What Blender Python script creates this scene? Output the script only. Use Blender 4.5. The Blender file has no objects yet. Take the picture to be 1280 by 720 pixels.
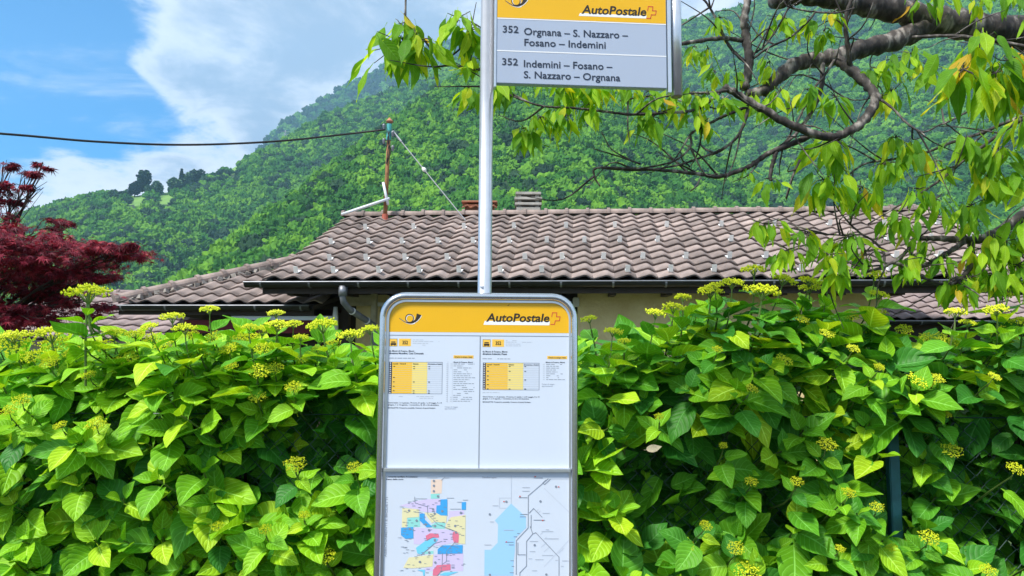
import bpy, bmesh, math, random
import numpy as np
from mathutils import Vector, Matrix, Euler

random.seed(7); np.random.seed(7)
S = bpy.context.scene
COL = S.collection
R = math.radians

# ------------------------------------------------------------------ camera
FPX = 924.0                      # focal length in pixels of a 1280 px wide frame
EYE = Vector((0, 0, 1.6))
CAMROT = Matrix.Rotation(R(95.7), 3, 'X') @ Matrix.Rotation(R(0.4), 3, 'Z')
cam_d = bpy.data.cameras.new('camera'); cam_d.sensor_width = 36; cam_d.lens = 36 * FPX / 1280
cam_d.clip_start = 0.05; cam_d.clip_end = 12000
cam = bpy.data.objects.new('camera', cam_d); COL.objects.link(cam)
cam.matrix_world = Matrix.Translation(EYE) @ CAMROT.to_4x4()
S.camera = cam

def ray(px, py):
    return CAMROT @ Vector(((px - 640) / FPX, (360 - py) / FPX, -1))
def at(px, py, Y):               # point of the place that lies Y metres ahead of the photographer
    d = ray(px, py); return EYE + d * (Y / d.y)
def proj(p):
    q = CAMROT.transposed() @ (Vector(p) - EYE)
    return 640 + FPX * q.x / -q.z, 360 - FPX * q.y / -q.z

# ------------------------------------------------------------------ sky and sun
SUN_EL, SUN_AZ = 50.0, 226.0     # azimuth: clockwise from +Y (view direction)
w = bpy.data.worlds.new('World'); S.world = w; w.use_nodes = True
nt = w.node_tree; nt.nodes.clear()
def N(tree, t, **k):
    n = tree.nodes.new(t)
    for a, b in k.items(): setattr(n, a, b)
    return n
out = N(nt, 'ShaderNodeOutputWorld'); bg = N(nt, 'ShaderNodeBackground'); bg.inputs['Strength'].default_value = 0.13
nt.links.new(bg.outputs[0], out.inputs[0])
sky = N(nt, 'ShaderNodeTexSky', sky_type='NISHITA', sun_disc=False)
sky.sun_elevation = R(SUN_EL); sky.sun_rotation = R(SUN_AZ); sky.altitude = 600
sky.air_density = 1.0; sky.dust_density = 0.2; sky.ozone_density = 3.0
hsv = N(nt, 'ShaderNodeHueSaturation'); hsv.inputs['Saturation'].default_value = 1.55; hsv.inputs['Value'].default_value = 0.82
nt.links.new(sky.outputs[0], hsv.inputs['Color'])
tc = N(nt, 'ShaderNodeTexCoord')
def vm(op, a, b=None):
    n = N(nt, 'ShaderNodeVectorMath', operation=op)
    nt.links.new(a, n.inputs[0])
    if b is not None:
        if hasattr(b, 'is_output'): nt.links.new(b, n.inputs[1])
        else: n.inputs[1].default_value = b
    return n
def mm(op, a, b=None, c=None, clamp=False, tree=None):
    tree = tree or nt
    n = N(tree, 'ShaderNodeMath', operation=op, use_clamp=clamp)
    for i, v in enumerate((a, b, c)):
        if v is None: continue
        if hasattr(v, 'is_output'): tree.links.new(v, n.inputs[i])
        else: n.inputs[i].default_value = v
    return n.outputs[0]
def sstep(v, lo, hi, tree=None):
    tree = tree or nt
    n = N(tree, 'ShaderNodeMapRange', interpolation_type='SMOOTHSTEP')
    tree.links.new(v, n.inputs['Value'])
    n.inputs['From Min'].default_value = lo; n.inputs['From Max'].default_value = hi
    return n.outputs[0]
dirn = vm('NORMALIZE', tc.outputs['Generated']).outputs[0]
sep = N(nt, 'ShaderNodeSeparateXYZ'); nt.links.new(dirn, sep.inputs[0])
zz = mm('ADD', mm('MAXIMUM', sep.outputs['Z'], 0.0), 0.22)
comb = N(nt, 'ShaderNodeCombineXYZ')
nt.links.new(mm('DIVIDE', sep.outputs['X'], zz), comb.inputs[0])
nt.links.new(mm('DIVIDE', sep.outputs['Y'], zz), comb.inputs[1])
comb.inputs[2].default_value = 3.7
def noi(scale, det, rough, vec, dist=0.0):
    n = N(nt, 'ShaderNodeTexNoise'); n.inputs['Scale'].default_value = scale; n.inputs['Detail'].default_value = det
    n.inputs['Roughness'].default_value = rough; n.inputs['Distortion'].default_value = dist
    nt.links.new(vec, n.inputs['Vector']); return n.outputs['Fac']
cl1 = noi(1.15, 12, 0.60, comb.outputs[0], 0.25)
def blob(px, py, rad):           # soft cap around a direction of the sky
    d = ray(px, py).normalized()
    dist = N(nt, 'ShaderNodeVectorMath', operation='DISTANCE'); nt.links.new(dirn, dist.inputs[0]); dist.inputs[1].default_value = d
    n = N(nt, 'ShaderNodeMapRange', interpolation_type='SMOOTHSTEP'); nt.links.new(dist.outputs['Value'], n.inputs['Value'])
    n.inputs['From Min'].default_value = rad; n.inputs['From Max'].default_value = 0.0
    return n.outputs[0]
bias = mm('MULTIPLY', blob(30, 85, 0.30), -0.42)
bias = mm('ADD', bias, mm('MULTIPLY', blob(215, 170, 0.13), -0.16))
bias = mm('ADD', bias, mm('MULTIPLY', blob(-330, 60, 0.35), -0.25))
bias = mm('ADD', bias, mm('MULTIPLY', blob(90, 235, 0.115), 0.30))
bias = mm('ADD', bias, mm('MULTIPLY', blob(-60, 225, 0.115), 0.26))
bias = mm('ADD', bias, mm('MULTIPLY', blob(215, 222, 0.09), 0.26))
bias = mm('ADD', bias, mm('MULTIPLY', blob(225, 95, 0.09), 0.16))
wisp = noi(5.5, 8, 0.62, comb.outputs[0], 0.6)
cov = mm('ADD', mm('ADD', mm('ADD', cl1, bias), 0.13), mm('MULTIPLY', mm('SUBTRACT', wisp, 0.5), 0.28))
mask = sstep(cov, 0.455, 0.575)
cirrus = noi(2.6, 10, 0.66, vm('MULTIPLY', comb.outputs[0], (0.7, 1.6, 1.0)).outputs[0], 0.5)
mask = mm('MAXIMUM', mask, mm('MULTIPLY', sstep(cirrus, 0.50, 0.72), 0.55))
# denser cloud shows a grey-blue belly
cl2 = noi(2.3, 12, 0.62, comb.outputs[0], 0.35)
thick = mm('MULTIPLY', sstep(cl2, 0.42, 0.64), sstep(cov, 0.52, 0.66))
crgb = N(nt, 'ShaderNodeMix', data_type='RGBA')
crgb.inputs['A'].default_value = (4.3, 4.45, 4.75, 1); crgb.inputs['B'].default_value = (1.75, 2.2, 2.9, 1)
nt.links.new(thick, crgb.inputs['Factor'])
skm = N(nt, 'ShaderNodeMix', data_type='RGBA')
nt.links.new(mask, skm.inputs['Factor']); nt.links.new(hsv.outputs[0], skm.inputs['A']); nt.links.new(crgb.outputs['Result'], skm.inputs['B'])
nt.links.new(skm.outputs['Result'], bg.inputs['Color'])

sun_d = bpy.data.lights.new('sun', 'SUN'); sun_d.energy = 4.0; sun_d.angle = R(9); sun_d.color = (1.0, 0.955, 0.88)
sun = bpy.data.objects.new('sun', sun_d); COL.objects.link(sun)
az = R(SUN_AZ); el = R(SUN_EL)
sdir = Vector((math.sin(az) * math.cos(el), math.cos(az) * math.cos(el), math.sin(el)))
sun.rotation_euler = sdir.to_track_quat('Z', 'Y').to_euler()
sun.location = (0, 0, 30)

S.view_settings.view_transform = 'Standard'; S.view_settings.look = 'None'
S.view_settings.gamma = 1; S.view_settings.exposure = 0.95; S.view_settings.use_curve_mapping = False
S.cycles.use_denoising = True
S.cycles.max_bounces = 8; S.cycles.transparent_max_bounces = 8; S.cycles.volume_bounces = 1

# ------------------------------------------------------------------ helpers
WM = {}
def link(o, parent=None, world=None):
    COL.objects.link(o)
    world = world if world is not None else Matrix()
    if parent is not None:
        o.parent = parent; o.matrix_parent_inverse = WM[parent.name].inverted()
    o.matrix_basis = world; WM[o.name] = world.copy()
    return o
def empty(name, loc):
    return link(bpy.data.objects.new(name, None), None, Matrix.Translation(Vector(loc)))
def tag(o, label=None, cat=None, group=None, kind=None):
    if label: o['label'] = label
    if cat: o['category'] = cat
    if group: o['group'] = group
    if kind: o['kind'] = kind
    return o

class MB:
    def __init__(s): s.v = []; s.f = []; s.m = []; s.uv = []
    def face(s, idx, m=0): s.f.append(tuple(idx)); s.m.append(m)
    def add(s, vs, fs, m=0):
        b = len(s.v); s.v += [tuple(v) for v in vs]
        for f in fs: s.f.append(tuple(b + i for i in f)); s.m.append(m)
    def box(s, c, size, M=None, m=0):
        c = Vector(c); hx, hy, hz = size[0] / 2, size[1] / 2, size[2] / 2
        vs = [Vector((x, y, z)) for x in (-hx, hx) for y in (-hy, hy) for z in (-hz, hz)]
        vs = [(c + (M @ v if M else v)) for v in vs]
        s.add(vs, [(0, 1, 3, 2), (4, 6, 7, 5), (0, 4, 5, 1), (2, 3, 7, 6), (0, 2, 6, 4), (1, 5, 7, 3)], m)
    def hexa(s, vs, m=0):        # 8 corners: bottom 4 ccw, top 4 ccw
        s.add(vs, [(3, 2, 1, 0), (4, 5, 6, 7), (0, 1, 5, 4), (1, 2, 6, 5), (2, 3, 7, 6), (3, 0, 4, 7)], m)
    def tube(s, pts, rad, n=8, m=0, cap=True):
        pts = [Vector(p) for p in pts]
        if not isinstance(rad, (list, tuple)): rad = [rad] * len(pts)
        b = len(s.v); prev = None
        for i, p in enumerate(pts):
            t = (pts[min(i + 1, len(pts) - 1)] - pts[max(i - 1, 0)])
            if t.length < 1e-9: t = Vector((0, 0, 1))
            t.normalize()
            if prev is None:
                u = t.cross(Vector((0, 0, 1)))
                if u.length < 0.1: u = t.cross(Vector((1, 0, 0)))
            else: u = prev - t * prev.dot(t)
            u.normalize(); prev = u; vv = t.cross(u)
            for k in range(n):
                a = 2 * math.pi * k / n
                s.v.append(tuple(p + (u * math.cos(a) + vv * math.sin(a)) * rad[i]))
        for i in range(len(pts) - 1):
            for k in range(n):
                a = b + i * n + k; c = b + i * n + (k + 1) % n
                s.face((a, c, c + n, a + n), m)
        if cap:
            s.face(tuple(b + k for k in range(n))[::-1], m); e = b + (len(pts) - 1) * n
            s.face(tuple(e + k for k in range(n)), m)
    def mesh(s, name, mats, smooth=False, bevel=0.0):
        me = bpy.data.meshes.new(name); me.from_pydata(s.v, [], s.f)
        for mt in (mats if isinstance(mats, (list, tuple)) else [mats]): me.materials.append(mt)
        if any(s.m): me.polygons.foreach_set('material_index', s.m)
        if bevel:
            bm = bmesh.new(); bm.from_mesh(me)
            bmesh.ops.recalc_face_normals(bm, faces=bm.faces)
            bmesh.ops.bevel(bm, geom=list(bm.edges), offset=bevel, segments=2, affect='EDGES', clamp_overlap=True)
            bm.to_mesh(me); bm.free()
        else:
            bm = bmesh.new(); bm.from_mesh(me); bmesh.ops.recalc_face_normals(bm, faces=bm.faces); bm.to_mesh(me); bm.free()
        if smooth: me.polygons.foreach_set('use_smooth', [True] * len(me.polygons))
        me.update(); return me
    def build(s, name, mats, parent=None, smooth=False, bevel=0.0, world=None):
        return link(bpy.data.objects.new(name, s.mesh(name, mats, smooth, bevel)), parent, world)

def catmull(P, per=6):
    P = [Vector(p) for p in P]
    if len(P) < 3: return [P[0].lerp(P[-1], i / per) for i in range(per + 1)]
    Q = [P[0] * 2 - P[1]] + P + [P[-1] * 2 - P[-2]]; o = []
    for i in range(1, len(Q) - 2):
        a, b, c, d = Q[i - 1:i + 3]
        for k in range(per):
            t = k / per
            o.append(0.5 * ((2 * b) + (c - a) * t + (2 * a - 5 * b + 4 * c - d) * t * t + (3 * b - a - 3 * c + d) * t ** 3))
    o.append(P[-1]); return o

# ------------------------------------------------------------------ materials
def newmat(name):
    m = bpy.data.materials.new(name); m.use_nodes = True
    t = m.node_tree; b = t.nodes['Principled BSDF']; return m, t, b
def ramp(t, fac, stops):
    r = N(t, 'ShaderNodeValToRGB'); e = r.color_ramp.elements
    while len(e) < len(stops): e.new(0.5)
    for i, (p, c) in enumerate(stops): e[i].position = p; e[i].color = (*c, 1)
    t.links.new(fac, r.inputs[0]); return r.outputs[0]
def mat(name, col, rough=0.6, metal=0.0, var=0.0, scale=8.0, bump=0.0, bscale=40.0, col2=None, spec=0.5, rnd=0.0):
    m, t, b = newmat(name)
    b.inputs['Roughness'].default_value = rough; b.inputs['Metallic'].default_value = metal
    b.inputs['Specular IOR Level'].default_value = spec
    b.inputs['Base Color'].default_value = (*col, 1)
    tcn = N(t, 'ShaderNodeTexCoord')
    if var or col2 or rnd:
        n = N(t, 'ShaderNodeTexNoise'); n.inputs['Scale'].default_value = scale; n.inputs['Detail'].default_value = 7; n.inputs['Roughness'].default_value = 0.62
        t.links.new(tcn.outputs['Object'], n.inputs['Vector'])
        c2 = col2 or tuple(c * (1 - var) for c in col)
        f = n.outputs['Fac']
        c = ramp(t, f, [(0.35, c2), (0.65, col)])
        if rnd:
            oi = N(t, 'ShaderNodeObjectInfo'); ge = N(t, 'ShaderNodeNewGeometry')
            rr = mm('FRACT', mm('ADD', oi.outputs['Random'], ge.outputs['Random Per Island'], tree=t), tree=t)
            mr = N(t, 'ShaderNodeMapRange'); t.links.new(rr, mr.inputs[0]); mr.inputs['To Min'].default_value = 1 - rnd; mr.inputs['To Max'].default_value = 1 + rnd
            h = N(t, 'ShaderNodeHueSaturation'); t.links.new(c, h.inputs['Color']); t.links.new(mr.outputs[0], h.inputs['Value']); c = h.outputs[0]
        t.links.new(c, b.inputs['Base Color'])
    if bump:
        n2 = N(t, 'ShaderNodeTexNoise'); n2.inputs['Scale'].default_value = bscale; n2.inputs['Detail'].default_value = 6
        t.links.new(tcn.outputs['Object'], n2.inputs['Vector'])
        bp = N(t, 'ShaderNodeBump'); bp.inputs['Strength'].default_value = bump; bp.inputs['Distance'].default_value = 0.02
        t.links.new(n2.outputs['Fac'], bp.inputs['Height']); t.links.new(bp.outputs[0], b.inputs['Normal'])
    return m

def leafmat(name, stops, trans, tcol, rough=0.5, veins=True, nveins=7.0, bumpk=0.42, vein_gain=1.7):
    m, t, b = newmat(name)
    oi = N(t, 'ShaderNodeObjectInfo'); ge = N(t, 'ShaderNodeNewGeometry')
    rr = mm('FRACT', mm('ADD', oi.outputs['Random'], ge.outputs['Random Per Island'], tree=t), tree=t)
    c = ramp(t, rr, stops)
    b.inputs['Roughness'].default_value = rough; b.inputs['Specular IOR Level'].default_value = 0.22
    tx = N(t, 'ShaderNodeTexCoord')
    nz = N(t, 'ShaderNodeTexNoise'); nz.inputs['Scale'].default_value = 5; nz.inputs['Detail'].default_value = 5
    t.links.new(tx.outputs['Object'], nz.inputs['Vector'])
    mr = N(t, 'ShaderNodeMapRange'); t.links.new(nz.outputs['Fac'], mr.inputs[0]); mr.inputs['To Min'].default_value = 0.72; mr.inputs['To Max'].default_value = 1.25
    h = N(t, 'ShaderNodeHueSaturation'); t.links.new(c, h.inputs['Color']); t.links.new(mr.outputs[0], h.inputs['Value']); c = h.outputs[0]
    if veins:
        uv = N(t, 'ShaderNodeUVMap'); sp = N(t, 'ShaderNodeSeparateXYZ'); t.links.new(uv.outputs[0], sp.inputs[0])
        ax = mm('ABSOLUTE', mm('MULTIPLY_ADD', sp.outputs[0], 2.0, -1.0, tree=t), tree=t)      # 0 midrib .. 1 edge
        curve = mm('MULTIPLY', mm('POWER', ax, 1.3, tree=t), 0.30, tree=t)
        ph = mm('FRACT', mm('MULTIPLY', mm('SUBTRACT', sp.outputs[1], curve, tree=t), nveins, tree=t), tree=t)
        dv = mm('ABSOLUTE', mm('SUBTRACT', ph, 0.5, tree=t), tree=t)                           # 0.5 at vein, 0 between
        side = sstep(dv, 0.38, 0.49, t)
        mid = sstep(ax, 0.07, 0.02, t)
        vein = mm('MAXIMUM', mm('MULTIPLY', side, 0.55, tree=t), mid, tree=t)
        h2 = N(t, 'ShaderNodeHueSaturation'); t.links.new(c, h2.inputs['Color'])
        mv = N(t, 'ShaderNodeMapRange'); t.links.new(vein, mv.inputs[0]); mv.inputs['To Min'].default_value = 1.0; mv.inputs['To Max'].default_value = vein_gain
        ms = N(t, 'ShaderNodeMapRange'); t.links.new(vein, ms.inputs[0]); ms.inputs['To Min'].default_value = 1.0; ms.inputs['To Max'].default_value = 0.88
        t.links.new(mv.outputs[0], h2.inputs['Value']); t.links.new(ms.outputs[0], h2.inputs['Saturation']); c = h2.outputs[0]
        hgt = mm('SUBTRACT', mm('MULTIPLY', mm('COSINE', mm('MULTIPLY', dv, math.pi, tree=t), tree=t), 0.6, tree=t), mm('MULTIPLY', mid, 0.6, tree=t), tree=t)
        bp = N(t, 'ShaderNodeBump'); bp.inputs['Strength'].default_value = bumpk; bp.inputs['Distance'].default_value = 0.004
        t.links.new(hgt, bp.inputs['Height']); t.links.new(bp.outputs[0], b.inputs['Normal'])
    t.links.new(c, b.inputs['Base Color'])
    tr = N(t, 'ShaderNodeBsdfTranslucent')
    hm = N(t, 'ShaderNodeMix', data_type='RGBA', blend_type='MULTIPLY'); hm.inputs['Factor'].default_value = 1
    t.links.new(c, hm.inputs['A']); hm.inputs['B'].default_value = (*tcol, 1); t.links.new(hm.outputs['Result'], tr.inputs['Color'])
    mx = N(t, 'ShaderNodeMixShader'); mx.inputs[0].default_value = trans
    t.links.new(b.outputs[0], mx.inputs[1]); t.links.new(tr.outputs[0], mx.inputs[2])
    t.links.new(mx.outputs[0], t.nodes['Material Output'].inputs[0])
    return m

M = {}
M['alu'] = mat('brushed_aluminium', (0.72, 0.74, 0.78), 0.28, 0.85, var=0.08, scale=30, bump=0.02, bscale=200)
M['chrome'] = mat('polished_steel', (0.70, 0.72, 0.75), 0.16, 1.0, var=0.06, scale=25)
M['yellow'] = mat('postal_yellow', (0.80, 0.44, 0.004), 0.38, var=0.04, scale=6)
M['paper'] = mat('printed_paper', (0.60, 0.67, 0.78), 0.45, var=0.02, scale=5)
M['greypanel'] = mat('grey_route_panel', (0.39, 0.455, 0.58), 0.35, var=0.03, scale=5)
M['white'] = mat('white_print', (0.82, 0.83, 0.85), 0.5)
M['navy'] = mat('navy_print', (0.012, 0.022, 0.05), 0.5)
M['ink'] = mat('black_print', (0.02, 0.014, 0.01), 0.5)
M['greyink'] = mat('grey_print', (0.22, 0.26, 0.33), 0.5)
M['paleink'] = mat('pale_grey_print', (0.45, 0.5, 0.58), 0.5)
M['redink'] = mat('red_print', (0.62, 0.06, 0.03), 0.5)
M['amber'] = mat('amber_print', (0.86, 0.52, 0.07), 0.5)
M['amber2'] = mat('deep_yellow_print', (0.87, 0.53, 0.03), 0.5)
M['lemon'] = mat('pale_yellow_print', (0.84, 0.68, 0.20), 0.5)
M['lake'] = mat('pale_blue_print', (0.33, 0.60, 0.88), 0.5)
M['zone_blue'] = mat('blue_zone_print', (0.05, 0.36, 0.76), 0.5)
M['zone_sky'] = mat('sky_zone_print', (0.17, 0.60, 0.84), 0.5)
M['zone_teal'] = mat('teal_zone_print', (0.28, 0.68, 0.64), 0.5)
M['zone_lilac'] = mat('lilac_zone_print', (0.62, 0.55, 0.80), 0.5)
M['zone_cream'] = mat('cream_zone_print', (0.74, 0.70, 0.42), 0.5)
M['zone_pink'] = mat('pink_zone_print', (0.72, 0.18, 0.28), 0.5)
M['zone_peach'] = mat('peach_zone_print', (0.78, 0.62, 0.52), 0.5)
M['tile'] = mat('concrete_roof_tile', (0.345, 0.275, 0.25), 0.85, col2=(0.17, 0.135, 0.125), scale=3.2, bump=0.3, bscale=60, rnd=0.34)
M['ridge'] = mat('ridge_tile', (0.33, 0.255, 0.225), 0.85, col2=(0.17, 0.135, 0.125), scale=6, bump=0.15, bscale=50, rnd=0.15)
M['tile_old'] = mat('mauve_roof_tile', (0.34, 0.265, 0.26), 0.85, col2=(0.20, 0.155, 0.15), scale=3, rnd=0.25)
M['mortar'] = mat('grey_mortar', (0.33, 0.30, 0.27), 0.9, var=0.4, scale=14, bump=0.5, bscale=30)
M['gutter'] = mat('dark_brown_gutter', (0.028, 0.028, 0.03), 0.35, 0.35, var=0.4, scale=4)
M['zinc'] = mat('weathered_zinc', (0.24, 0.255, 0.29), 0.45, 0.5, var=0.35, scale=7)
M['clip'] = mat('galvanised_clip', (0.78, 0.78, 0.77), 0.5, 0.1)
M['ochre'] = mat('ochre_render', (0.80, 0.66, 0.36), 0.9, col2=(0.66, 0.51, 0.25), scale=2.5, bump=0.5, bscale=22)
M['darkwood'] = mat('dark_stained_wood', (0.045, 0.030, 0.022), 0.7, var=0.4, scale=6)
M['palewood'] = mat('weathered_pale_wood', (0.46, 0.40, 0.26), 0.8, var=0.3, scale=9)
M['plaster'] = mat('white_plaster', (0.66, 0.65, 0.62), 0.85, var=0.12, scale=4)
M['concrete'] = mat('chimney_concrete', (0.42, 0.40, 0.37), 0.9, col2=(0.27, 0.26, 0.24), scale=6, bump=0.3)
M['terracotta'] = mat('terracotta', (0.52, 0.21, 0.11), 0.85, col2=(0.36, 0.17, 0.12), scale=9)
M['rust'] = mat('rusty_pole', (0.34, 0.17, 0.07), 0.8, col2=(0.22, 0.10, 0.045), scale=12)
M['cable'] = mat('black_cable', (0.012, 0.012, 0.014), 0.5)
M['wire'] = mat('steel_wire', (0.45, 0.46, 0.48), 0.4, 0.6)
M['awning'] = mat('dark_red_awning', (0.13, 0.012, 0.018), 0.8, var=0.25, scale=12)
M['barwhite'] = mat('white_enamel', (0.70, 0.74, 0.80), 0.4)
M['glass'] = mat('dark_window_glass', (0.02, 0.025, 0.03), 0.08)
M['fence'] = mat('dark_green_wire', (0.022, 0.055, 0.05), 0.45, 0.2)
M['post'] = mat('teal_painted_post', (0.018, 0.13, 0.16), 0.5, var=0.3, scale=14, bump=0.1)
M['asphalt'] = mat('asphalt', (0.055, 0.055, 0.057), 0.9, var=0.3, scale=60, bump=0.3, bscale=120)
M['kerb'] = mat('granite_kerb', (0.34, 0.33, 0.32), 0.85, var=0.25, scale=30)
M['soil'] = mat('lawn_and_soil', (0.07, 0.11, 0.03), 0.95, col2=(0.06, 0.06, 0.03), scale=0.7, bump=0.3, bscale=20)
M['slope'] = mat('undergrowth', (0.020, 0.05, 0.012), 0.95, col2=(0.012, 0.032, 0.010), scale=0.03)
M['meadow'] = mat('alpine_meadow', (0.16, 0.30, 0.05), 0.95, col2=(0.11, 0.23, 0.04), scale=0.05)
M['bark'] = mat('maple_bark', (0.06, 0.04, 0.035), 0.9, var=0.3, scale=14, bump=0.4)
M['greenstem'] = mat('green_stem', (0.12, 0.20, 0.04), 0.6, var=0.3, scale=12)
M['woodstem'] = mat('brown_stem', (0.10, 0.075, 0.045), 0.8, var=0.4, scale=12)
M['redfoot'] = mat('red_lead_paint', (0.42, 0.09, 0.05), 0.6, var=0.3, scale=20)
M['teal'] = mat('teal_tape', (0.05, 0.35, 0.36), 0.5)

# cherry bark: dark, with pale horizontal bands
def cherry_bark():
    m, t, b = newmat('cherry_bark'); b.inputs['Roughness'].default_value = 0.75
    tx = N(t, 'ShaderNodeTexCoord')
    mp = N(t, 'ShaderNodeMapping'); mp.inputs['Scale'].default_value = (46, 22, 22); t.links.new(tx.outputs['Object'], mp.inputs[0])
    n = N(t, 'ShaderNodeTexNoise'); n.inputs['Scale'].default_value = 1.0; n.inputs['Detail'].default_value = 6; t.links.new(mp.outputs[0], n.inputs['Vector'])
    n2 = N(t, 'ShaderNodeTexNoise'); n2.inputs['Scale'].default_value = 9; n2.inputs['Detail'].default_value = 5; t.links.new(tx.outputs['Object'], n2.inputs['Vector'])
    f = mm('ADD', mm('MULTIPLY', n.outputs['Fac'], 0.6, tree=t), mm('MULTIPLY', n2.outputs['Fac'], 0.4, tree=t), tree=t)
    c = ramp(t, f, [(0.42, (0.014, 0.011, 0.010)), (0.53, (0.060, 0.050, 0.044)), (0.64, (0.30, 0.27, 0.24))])
    t.links.new(c, b.inputs['Base Color'])
    bp = N(t, 'ShaderNodeBump'); bp.inputs['Strength'].default_value = 0.6; bp.inputs['Distance'].default_value = 0.01
    t.links.new(f, bp.inputs['Height']); t.links.new(bp.outputs[0], b.inputs['Normal'])
    return m
M['cherrybark'] = cherry_bark()
M['leaf_young_lit'] = leafmat('young_lit_hydrangea_leaf', [(0.0, (0.11, 0.36, 0.014)), (0.45, (0.21, 0.50, 0.014)), (0.8, (0.33, 0.62, 0.016)), (1.0, (0.46, 0.68, 0.02))], 0.33, (1.35, 1.15, 0.5))  # lime of new growth, also painting the sunlit look of front shoots
M['leaf_mature_shaded'] = leafmat('mature_shaded_hydrangea_leaf', [(0.0, (0.032, 0.18, 0.020)), (0.5, (0.078, 0.30, 0.022)), (1.0, (0.15, 0.44, 0.020))], 0.25, (1.3, 1.2, 0.5), rough=0.46)  # darker green of old leaves, also painting shade deep in the hedge
M['leaf_cherry'] = leafmat('cherry_leaf', [(0.0, (0.08, 0.24, 0.012)), (0.5, (0.19, 0.42, 0.015)), (0.86, (0.38, 0.60, 0.02)), (0.98, (0.52, 0.58, 0.02)), (1.0, (0.62, 0.34, 0.02))], 0.5, (1.8, 1.5, 0.5), nveins=9.0, bumpk=0.3, vein_gain=1.25)
M['leaf_maple'] = leafmat('red_maple_leaf', [(0.0, (0.065, 0.007, 0.016)), (0.5, (0.16, 0.012, 0.030)), (0.85, (0.31, 0.024, 0.050)), (1.0, (0.44, 0.07, 0.09))], 0.25, (1.6, 0.7, 0.7), veins=False)
M['flower'] = mat('yellow_green_florets', (0.82, 0.80, 0.02), 0.7, col2=(0.58, 0.70, 0.02), scale=25, rnd=0.12)

def hill_foliage(name, stops):
    m, t, b = newmat(name); b.inputs['Roughness'].default_value = 0.85; b.inputs['Specular IOR Level'].default_value = 0.15
    oi = N(t, 'ShaderNodeObjectInfo'); ge = N(t, 'ShaderNodeNewGeometry')
    n = N(t, 'ShaderNodeTexNoise'); n.inputs['Scale'].default_value = 0.012; n.inputs['Detail'].default_value = 3; t.links.new(ge.outputs['Position'], n.inputs['Vector'])
    n2 = N(t, 'ShaderNodeTexNoise'); n2.inputs['Scale'].default_value = 0.9; n2.inputs['Detail'].default_value = 3; t.links.new(ge.outputs['Position'], n2.inputs['Vector'])
    f = mm('ADD', mm('MULTIPLY', oi.outputs['Random'], 0.55, tree=t), mm('MULTIPLY', n.outputs['Fac'], 0.6, tree=t), tree=t)
    f = mm('ADD', f, mm('MULTIPLY', mm('SUBTRACT', n2.outputs['Fac'], 0.5, tree=t), 0.25, tree=t), tree=t)
    t.links.new(ramp(t, f, stops), b.inputs['Base Color'])
    return m
M['wood_near'] = hill_foliage('hillside_foliage', [(0.15, (0.010, 0.052, 0.010)), (0.5, (0.034, 0.135, 0.015)), (0.92, (0.135, 0.30, 0.020))])
M['pine'] = hill_foliage('dark_conifer_foliage', [(0.2, (0.010, 0.035, 0.018)), (0.9, (0.03, 0.075, 0.03))])
M['pale_tree'] = hill_foliage('grey_green_foliage', [(0.2, (0.06, 0.14, 0.07)), (0.9, (0.15, 0.25, 0.13))])

# ------------------------------------------------------------------ ground, pavement, road
g = MB(); g.add([(-3000, -3000, 0), (3000, -3000, 0), (3000, 3000, 0), (-3000, 3000, 0)], [(0, 1, 2, 3)])
tag(g.build('ground', M['soil']), kind='structure')
g = MB(); g.add([(-30, -6.2, 0.004), (30, -6.2, 0.004), (30, -0.4, 0.004), (-30, -0.4, 0.004)], [(0, 1, 2, 3)])
tag(g.build('road', M['asphalt']), kind='structure')
g = MB(); g.box((0, 0.925, 0.06), (60, 2.45, 0.12)); tag(g.build('pavement', M['asphalt'], bevel=0.004), kind='structure')
g = MB(); g.box((0, -0.36, 0.07), (60, 0.10, 0.14)); tag(g.build('kerb', M['kerb'], bevel=0.01), kind='structure')

# ------------------------------------------------------------------ hillside terrain (real slopes, 0.25 - 2.6 km away)
def interp(x, tab, k): return np.interp(x, [t[0] for t in tab], [t[k] for t in tab])
# each range of hills: crest seen over column px at row py, at distance rc; foot at r0
NEAR = [(-200, 470, 330, 250), (120, 452, 330, 250), (225, 356, 400, 250), (311, 286, 480, 255), (389, 226, 560, 260), (480, 158, 660, 260), (560, 100, 760, 260), (640, 82, 800, 260), (720, 96, 790, 265), (800, 128, 740, 270), (870, 170, 690, 280), (930, 218, 640, 290), (1000, 285, 560, 300), (1060, 380, 480, 310), (1120, 460, 450, 320), (1500, 470, 450, 320)]
MID = [(-300, 330, 1150, 420), (-60, 292, 1080, 420), (0, 275, 1020, 420), (100, 246, 900, 420), (170, 242, 850, 420), (215, 238, 850, 430), (250, 222, 880, 430), (330, 186, 960, 430), (390, 148, 1060, 440), (470, 118, 1150, 450), (560, 77, 1230, 460), (640, 50, 1280, 470), (760, 28, 1320, 480), (860, 27, 1350, 500), (930, 10, 1380, 500), (1000, -15, 1400, 480), (1100, -40, 1400, 430), (1300, -60, 1350, 360), (1600, -30, 1300, 340), (2600, 60, 1200, 340), (3600, 150, 1150, 340)]
FAR = [(200, 330, 2100, 1500), (290, 212, 2100, 1500), (345, 154, 2150, 1500), (400, 120, 2200, 1500), (470, 84, 2250, 1500), (520, 64, 2300, 1500), (600, 36, 2350, 1500), (700, 30, 2400, 1500), (800, 60, 2400, 1500), (900, 200, 2400, 1500)]
NEAR = [(a, b, c * .74, d * .74) for a, b, c, d in NEAR]
LAYERS = [NEAR, MID, FAR]
HOR = 360 + FPX * math.tan(R(5.7))
def px_of_theta(th): return 640 + FPX * np.tan(th) / math.cos(R(5.7))
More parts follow.
